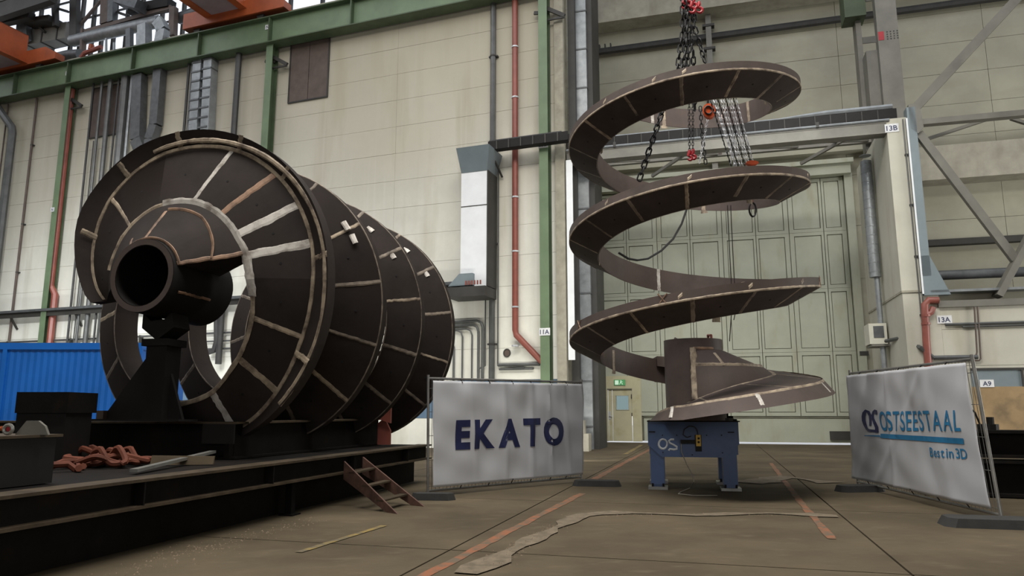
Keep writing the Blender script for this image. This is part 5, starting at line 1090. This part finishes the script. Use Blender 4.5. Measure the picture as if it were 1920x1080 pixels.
chain('black chain strand in the middle of the hanging bundle', [k_(1292, -60, 14.2), k_(1293, 60, 14.2), k_(1300, 100, 14.2), k_(1303, 215, 14.6)], sc=1.3)
chain('black chain strand slanting right out of the hanging bundle', [k_(1300, -60, 14.05), k_(1302, 50, 14.05), k_(1314, 90, 14.05), k_(1323, 122, 14.0)], sc=1.3)
chain('long black chain running down left through the top ring to the second ring', [k_(1275, 130, 14.0), k_(1240, 215, 13.4), k_(1222, 268, 13.2), k_(1196, 345, 13.0)], sc=1.4)
chain('short black chain crossing the front of the hanging bundle', [k_(1283, -60, 13.9), k_(1290, 40, 13.9), k_(1286, 95, 13.9), k_(1276, 138, 13.9)], sc=1.4)
chain('doubled black chain lying against the middle of the hanging bundle', [k_(1297, -60, 13.95), k_(1298, 40, 13.95), k_(1293, 75, 13.95), k_(1288, 139, 13.95)], sc=1.4)
chain('thin black chain hanging from the top ring above the two red hooks, left', [k_(1292, 190, 14.4), k_(1293, 292, 14.4)], sc=.62)
chain('thin black chain hanging from the top ring above the two red hooks, right', [k_(1299, 190, 14.4), k_(1299, 292, 14.4)], sc=.62)
chain('dark chain hanging behind the orange hoist', [k_(1313, 200, 14.9), k_(1317, 260, 14.9), k_(1324, 312, 14.9)], sc=.95)
chain('bright zinc hand chain running down from the orange hoist', [k_(1327, 222, 14.1), k_(1320, 262, 14.1), k_(1311, 308, 14.1)], 'zinc', .55)
def hook(label, c, r, m='red', name='lifting_hook'):
    t = thing(name, label, 'hook', c+V((0, 0, -r*2)))
    b = MB(); b.tube([c+V((math.cos(a)*r, 0, math.sin(a)*r-r)) for a in [2.2-i*.55 for i in range(10)]], [.022, .026, .03, .034, .034, .034, .03, .026, .02, .014], 7); b.build('hook_bend', m, t, smooth=True)
    b = MB(); b.tube([c+V((-.03, 0, .0)), c+V((0, 0, .07)), c+V((0, 0, .13))], [.03, .04, .03], 8); b.build('eye', m, t, smooth=True)
    b = MB(); b.tube([c+V((r*.7, .0, -r*.4)), c+V((0.02, 0, .03))], .012, 6); b.build('latch', m, t)
hook('left of the two small red hooks hanging in the top ring', k_(1293, 293, 14.4), .042); hook('right of the two small red hooks hanging in the top ring', k_(1300, 291, 14.4), .042)
for i, (x, y, yy) in enumerate(((1283, 6, 13.95), (1291, 2, 13.9), (1301, 6, 13.95), (1297, 14, 13.85), (1311, 14, 13.95))):
    hook(('red hook at the top left of the chain bundle', 'red hook at the top centre of the chain bundle', 'red hook at the top right of the chain bundle', 'red hook lowest in the middle of the chain bundle', 'red hook sticking out right of the chain bundle')[i], k_(x, y, yy), .06)
# orange chain hoist
hc = k_(1328, 209, 13.9); t = thing('chain_hoist', 'bright orange chain hoist hanging inside the top ring', 'hoist', hc+V((0, 0, -.13)))
b = MB(); b.prism([hc+V((math.cos(i*math.pi/8)*.13, -.06, math.sin(i*math.pi/8)*.15)) for i in range(16)], V((.03, .12, 0))); b.build('gear_housing', 'orange_hi', t, smooth=True)
b = MB(); b.tube([hc+V((math.cos(i*math.pi/8)*.075-.02, -.075, math.sin(i*math.pi/8)*.085)) for i in range(16)], .014, 6, closed=True); b.build('hand_wheel', 'chain', t)
b = MB(); b.box(hc.x+.06, hc.x+.15, hc.y-.05, hc.y+.05, hc.z-.06, hc.z+.06); b.build('brake_cover', 'black_steel', t)
b = MB(); b.tube([hc+V((0, 0, .12)), hc+V((0, 0, .6))], .02, 6); b.build('top_hook_shank', 'chain', t)
# bright falls of the hoist chain
fl_ = thing('chain_falls', 'fan of bright thin hoist chains slanting inside the top ring', 'chain', k_(1390, 308, 13.7))
for i in range(11):
    xa = 1333+i*5.0; xb = 1371+i*4.3 if i > 1 else 1371+i*8
    A, Bq = k_(xa-8, 165, 13.6+.04*(i % 3)), k_(xb, 312, 13.5+.05*(i % 4)); pts = [A.lerp(Bq, j/40)+V((0, .012*math.sin(j*2.2), 0)) for j in range(41)]
    b = MB(); b.tube(pts, [.010+.006*(j % 2) for j in range(41)], 5); b.build('chain_strand', 'zinc' if i % 3 else 'chain', fl_)
for i in range(3):
    A, Bq = k_(1371+i*2, 250, 13.8), k_(1371+i*5, 312, 13.8); b = MB(); b.tube([A, Bq], .011, 5); b.build('chain_strand', 'zinc', fl_)
oc = k_(1410, 306, 13.4); t = thing('hook_block', 'flat orange hook block on top of the second ring', 'hook', oc+V((0, 0, -.06)))
b = MB(); b.prism([oc+V((math.cos(i*math.pi/6)*.12, -.04, math.sin(i*math.pi/6)*.045)) for i in range(12)], V((0, .09, 0))); b.build('block', 'orange_hi', t, smooth=True)
b = MB(); b.tube([oc+V((-.02, 0, -.03)), oc+V((.0, 0, -.14)), oc+V((.05, 0, -.17)), oc+V((.09, 0, -.12))], .018, 6); b.build('hook_bend', 'orange_hi', t, smooth=True)
# black shackle sling under the second ring
sc_ = k_(1411, 393, 14.6); t = thing('wire_sling', 'black wire loop hanging under the second ring', 'sling', sc_+V((0, 0, -.16)))
b = MB(); b.tube([sc_+V((math.cos(i*math.pi/8)*.07, 0, math.sin(i*math.pi/8)*.15)) for i in range(16)], .02, 6, closed=True); b.build('loop', 'chain', t, smooth=True)
b = MB(); b.tube([sc_+V((0, 0, .15)), sc_+V((0, .05, .32))], .025, 6); b.build('shank', 'red_pipe', t)
rp = thing('hoist_rope', 'pair of thin grey ropes hanging down the middle of the upright spiral', 'rope', k_(1372, 640, 14.3))
for dx, x1_, y1_ in ((0, 1368, 640), (6, 1376, 600)):
    b = MB(); b.tube([k_(1364+dx, 385, 14.3), k_(1368+dx, 470, 14.3), k_(1371+dx, 525, 14.3), k_(x1_+4, 580, 14.3), k_(x1_, y1_, 14.4)], .010, 5); b.build('rope_strand', 'dark_pipe', rp)
hs = thing('rubber_hose', 'thin dark hose drooping in an arc below the second ring', 'hose', k_(1205, 488, 13.6))
b = MB(); b.tube([k_(1290, 385, 14.2), k_(1278, 420, 14.1), k_(1262, 448, 14.0), k_(1240, 470, 13.8), k_(1215, 485, 13.7), k_(1195, 488, 13.6), k_(1178, 485, 13.4), k_(1160, 474, 13.3)], .022, 6); b.build('hose_run', 'dark_pipe', hs, smooth=True)

# ------------------------------------------------------------------ cranes above the runway girder
def crane(s_c, label, wd, zbt, drop, o_end):
    t = thing('overhead_crane', label, 'crane', W.p(s_c, 1, gz1+.17), 'overhead cranes')
    z0_ = gz1+.2
    b = MB(); b.fbox(W, s_c-2.6, s_c+2.6, .2, .75, z0_+.15, z0_+.95); b.build('end_carriage', 'orange', t)
    b = MB(); b.prism([W.p(s_c+2.6, .2, z0_+.15), W.p(s_c+3.4, .2, z0_+.15), W.p(s_c+3.4, .2, z0_+.5), W.p(s_c+2.6, .2, z0_+.95)], W.n*.55); b.build('carriage_nose', 'orange', t)
    for ds in (-1.9, 1.9):
        b = MB(); b.tube([W.p(s_c+ds, .3, z0_+.12), W.p(s_c+ds, .55, z0_+.12)], .2, 12); b.build('wheel', 'dark_steel', t)
    b = MB(); b.fbox(W, s_c-wd/2, s_c-wd/2+.08, .75, o_end, zbt, zbt+1.6); b.fbox(W, s_c+wd/2-.08, s_c+wd/2, .75, o_end, zbt, zbt+1.6); b.fbox(W, s_c-wd/2, s_c+wd/2, .75, o_end, zbt+1.55, zbt+1.6); b.build('bridge_box', 'orange', t)
    b = MB(); b.fbox(W, s_c-wd/2+.08, s_c+wd/2-.08, .75, o_end, zbt+.02, zbt+.08); b.build('bridge_underside', 'orange_under', t)
    b = MB(); b.fbox(W, s_c-wd/2-.15, s_c-wd/2+.25, .75, o_end, zbt-.05, zbt+.02); b.fbox(W, s_c+wd/2-.25, s_c+wd/2+.15, .75, o_end, zbt-.05, zbt+.02); b.build('bottom_flange', 'orange', t)
    return t
crane(ws(420, 40, .8), 'orange overhead crane bridge at the top, right of the roof windows', 2.2, gz1+.75, 0, 19)
crane(ws(20, 100, .8), 'orange overhead crane bridge at the far left edge under the roof', 2.4, gz1+.45, 0, 19)
# ------------------------------------------------------------------ clerestory above the girder and the services in front of it
oW = -3.0
wz0, wz1 = 20.32, 27.6
s_at = lambda px, py, o=oW: W.sz(px, py, o)
b = MB(); b.fbox(W, -50, 1, -3.3, -.45, 20.2, 20.34); struct(b.build('trim_4', 'concrete'))
xs_ = [s_at(x, 60)[0] for x in (-70, 8, 32, 55, 72, 100, 133, 150, 172, 190, 212, 235, 262, 300, 340, 380, 430, 480, 540, 600, 680)]
wn = 0
for sa, sb in zip(xs_, xs_[1:]):
    wn += 1; b = MB(); b.fbox(W, sa, sa+.16, oW-.1, oW+.1, wz0, wz1); b.fbox(W, sa+.16, sb, oW-.08, oW+.08, wz0, wz0+.15); b.fbox(W, sa+.16, sb, oW-.08, oW+.08, wz1-.2, wz1)
    wnd = struct(b.build('window_%d' % wn, 'dark_steel'))
    b = MB()
    for z in (21.9, 23.4, 24.9, 26.3): b.fbox(W, sa+.16, sb, oW-.04, oW+.04, z-.05, z+.05)
    b.build('glazing_bar', 'dark_steel', wnd)
    b = MB(); b.fbox(W, sa+.16, sb, oW-.012, oW+.0, wz0+.15, wz1-.2); b.build('window_pane', 'glass', wnd)
ow = -1.3
w2 = lambda x, y, o=ow: W.p(*(lambda q: (q[0], o, q[1]))(W.sz(x, y, o)))
def sduct(name, label, cat, m, a, c, h_, d_, o, rings=0):
    A, Cq = w2(*a, o), w2(*c, o); t = thing(name, label, cat, A); b = MB(); b.bar(A, Cq, d_, h_); b.build('duct_body', m, t)
    for k in range(rings): p = A.lerp(Cq, (k+.5)/rings); e = (Cq-A).normalized()*.04; b = MB(); b.bar(p-e, p+e, d_+.08, h_+.08); b.build('duct_flange', 'dark_steel', t)
    return t
sduct('rectangular_duct', 'large brown-grey rectangular duct below the roof windows at the upper left', 'duct', 'grey_steel', (-30, 92), (134, 62), 1.0, .8, -1.6, 6)
sduct('square_soffit', 'dark flat duct box in front of the bright roof windows', 'duct', 'dark_steel', (66, 50), (112, 44), .35, 1.4, -1.2)
def rduct(name, label, m, pts, r, o, rings=0):
    P = [w2(*p, o) for p in pts]; t = thing(name, label, 'duct', P[-1]); b = MB(); b.tube(P, r, 12); b.build('duct_pipe', m, t, smooth=True)
    return t
rduct('round_duct', 'round grey duct lying just above the green girder at the left', 'galv_dark', [(40, 125), (70, 117), (130, 103), (150, 102)], .28, -.6)
rduct('round_duct', 'long pale round duct above the girder running to the bent flat duct', 'galv', [(136, 77), (200, 62), (300, 40)], .33, -1.0)
rduct('round_duct', 'short round duct next to the orange crane bridge', 'galv_dark', [(335, 35), (372, 22), (420, 4)], .30, -1.4)
sduct('roof_purlin', 'rusty brown beam slanting above the pale round duct', 'beam', 'brown_sheet', (160, 60), (322, 14), .22, .2, -.9)
sduct('roof_purlin', 'dark green roof beam crossing the upper left corner', 'beam', 'dark_steel', (-20, 30), (100, -10), .9, .4, .3)
sduct('roof_purlin', 'dark roof beam below the upper left corner beam', 'beam', 'dark_steel', (-20, 47), (60, 30), .4, .4, -.3)
for k, (xa, ya, xb, yb, wd, m, l) in enumerate(((140, 75, 141, -15, .5, 'dark_steel', 'dark roof post left of the rusty brown post'), (198, 45, 200, -15, .55, 'brown_sheet', 'rusty brown roof post between the roof windows'), (210, 42, 211, -15, .38, 'galv_dark', 'pale grey roof post beside the rusty brown post'), (47, 78, 44, 40, .7, 'galv_dark', 'short grey post between the left roof windows'), (324, 68, 326, 15, .35, 'brown_sheet', 'rusty brown post at the end of the slanting brown beam'), (155, 98, 157, 55, .16, 'brown_sheet', 'thin brown post above the green girder'), (105, 50, 103, 8, .22, 'dark_steel', 'thin dark post in front of the brightest roof window'))):
    t = thing('roof_post', l, 'post', w2(xa, ya, -.9), 'roof posts'); b = MB(); b.bar(w2(xa, ya, -.9), w2(xb, yb, -.9), wd, .3, up=W.n); b.build('post_body', m, t)
for k, (a, c, l) in enumerate((((150, 48), (190, 0), 'thin brown brace slanting left of the rusty roof post'), ((60, 38), (84, 60), 'dark brace below the dark duct box'), ((70, 5), (128, 22), 'dark brace across the brightest roof window'), ((212, 20), (240, 30), 'dark green brace right of the pale roof post'))):
    t = thing('roof_brace', l, 'brace', w2(*a, -1.1)); b = MB(); b.bar(w2(*a, -1.1), w2(*c, -1.1), .14, .12); b.build('brace_body', 'dark_steel' if k else 'brown_sheet', t)
sduct('grey_box', 'pale grey duct end hanging under the roof right of the window', 'duct', 'galv_dark', (228, 2), (268, 14), .55, .9, -.5)
sduct('dark_box', 'dark equipment boxes above the slanting brown beam', 'box', 'black_steel', (248, 22), (322, 8), .5, .6, -1.0)
for k, (x, y, yt, wd, m, l) in enumerate(((199, 98, 72, .10, 'galv', 'thin pale pipe stub above the girder, leftmost'), (214, 95, 80, .10, 'galv', 'thin pale pipe stub above the girder, second'), (243, 90, 55, .30, 'galv_dark', 'thick grey pipe stub above the girder'), (258, 85, 62, .12, 'galv', 'white stepped pipe stub above the girder'), (271, 83, 48, .55, 'galv', 'flat pale duct stub above the girder'), (355, 63, 50, .08, 'galv', 'thin pipe stub near the orange crane, left'), (365, 60, 47, .08, 'galv', 'thin pipe stub near the orange crane, right'))):
    t = thing('pipe_stub', l, 'pipe', w2(x, y, .1), 'pipe stubs above the girder'); b = MB(); b.bar(w2(x, y+6, .1), w2(x, yt, .1), wd, wd*.8, up=W.n); b.build('stub_body', m, t)
t = thing('bent_flat_duct', 'pale flat duct with a kink dropping from the round duct to the girder', 'duct', w2(302, 76, .1))
for a, c in (((297, 40), (301, 46)), ((301, 44), (306, 58)), ((306, 57), (302, 80))): b = MB(); b.bar(w2(*a, .1), w2(*c, .1), .55, .4, up=W.n); b.build('duct_section', 'galv', t)
t = thing('red_valve', 'small red pipe with a valve on top of the girder', 'pipe', w2(150, 108, .1)); b = MB(); b.tube([w2(152, 108, .1), w2(158, 100, .1), w2(190, 88, .1)], .12, 8); b.build('pipe_run', 'red_pipe', t)
b = MB(); b.tube([w2(170, 93, .1), w2(172, 84, .1)], .14, 8); b.build('valve', 'orange', t)
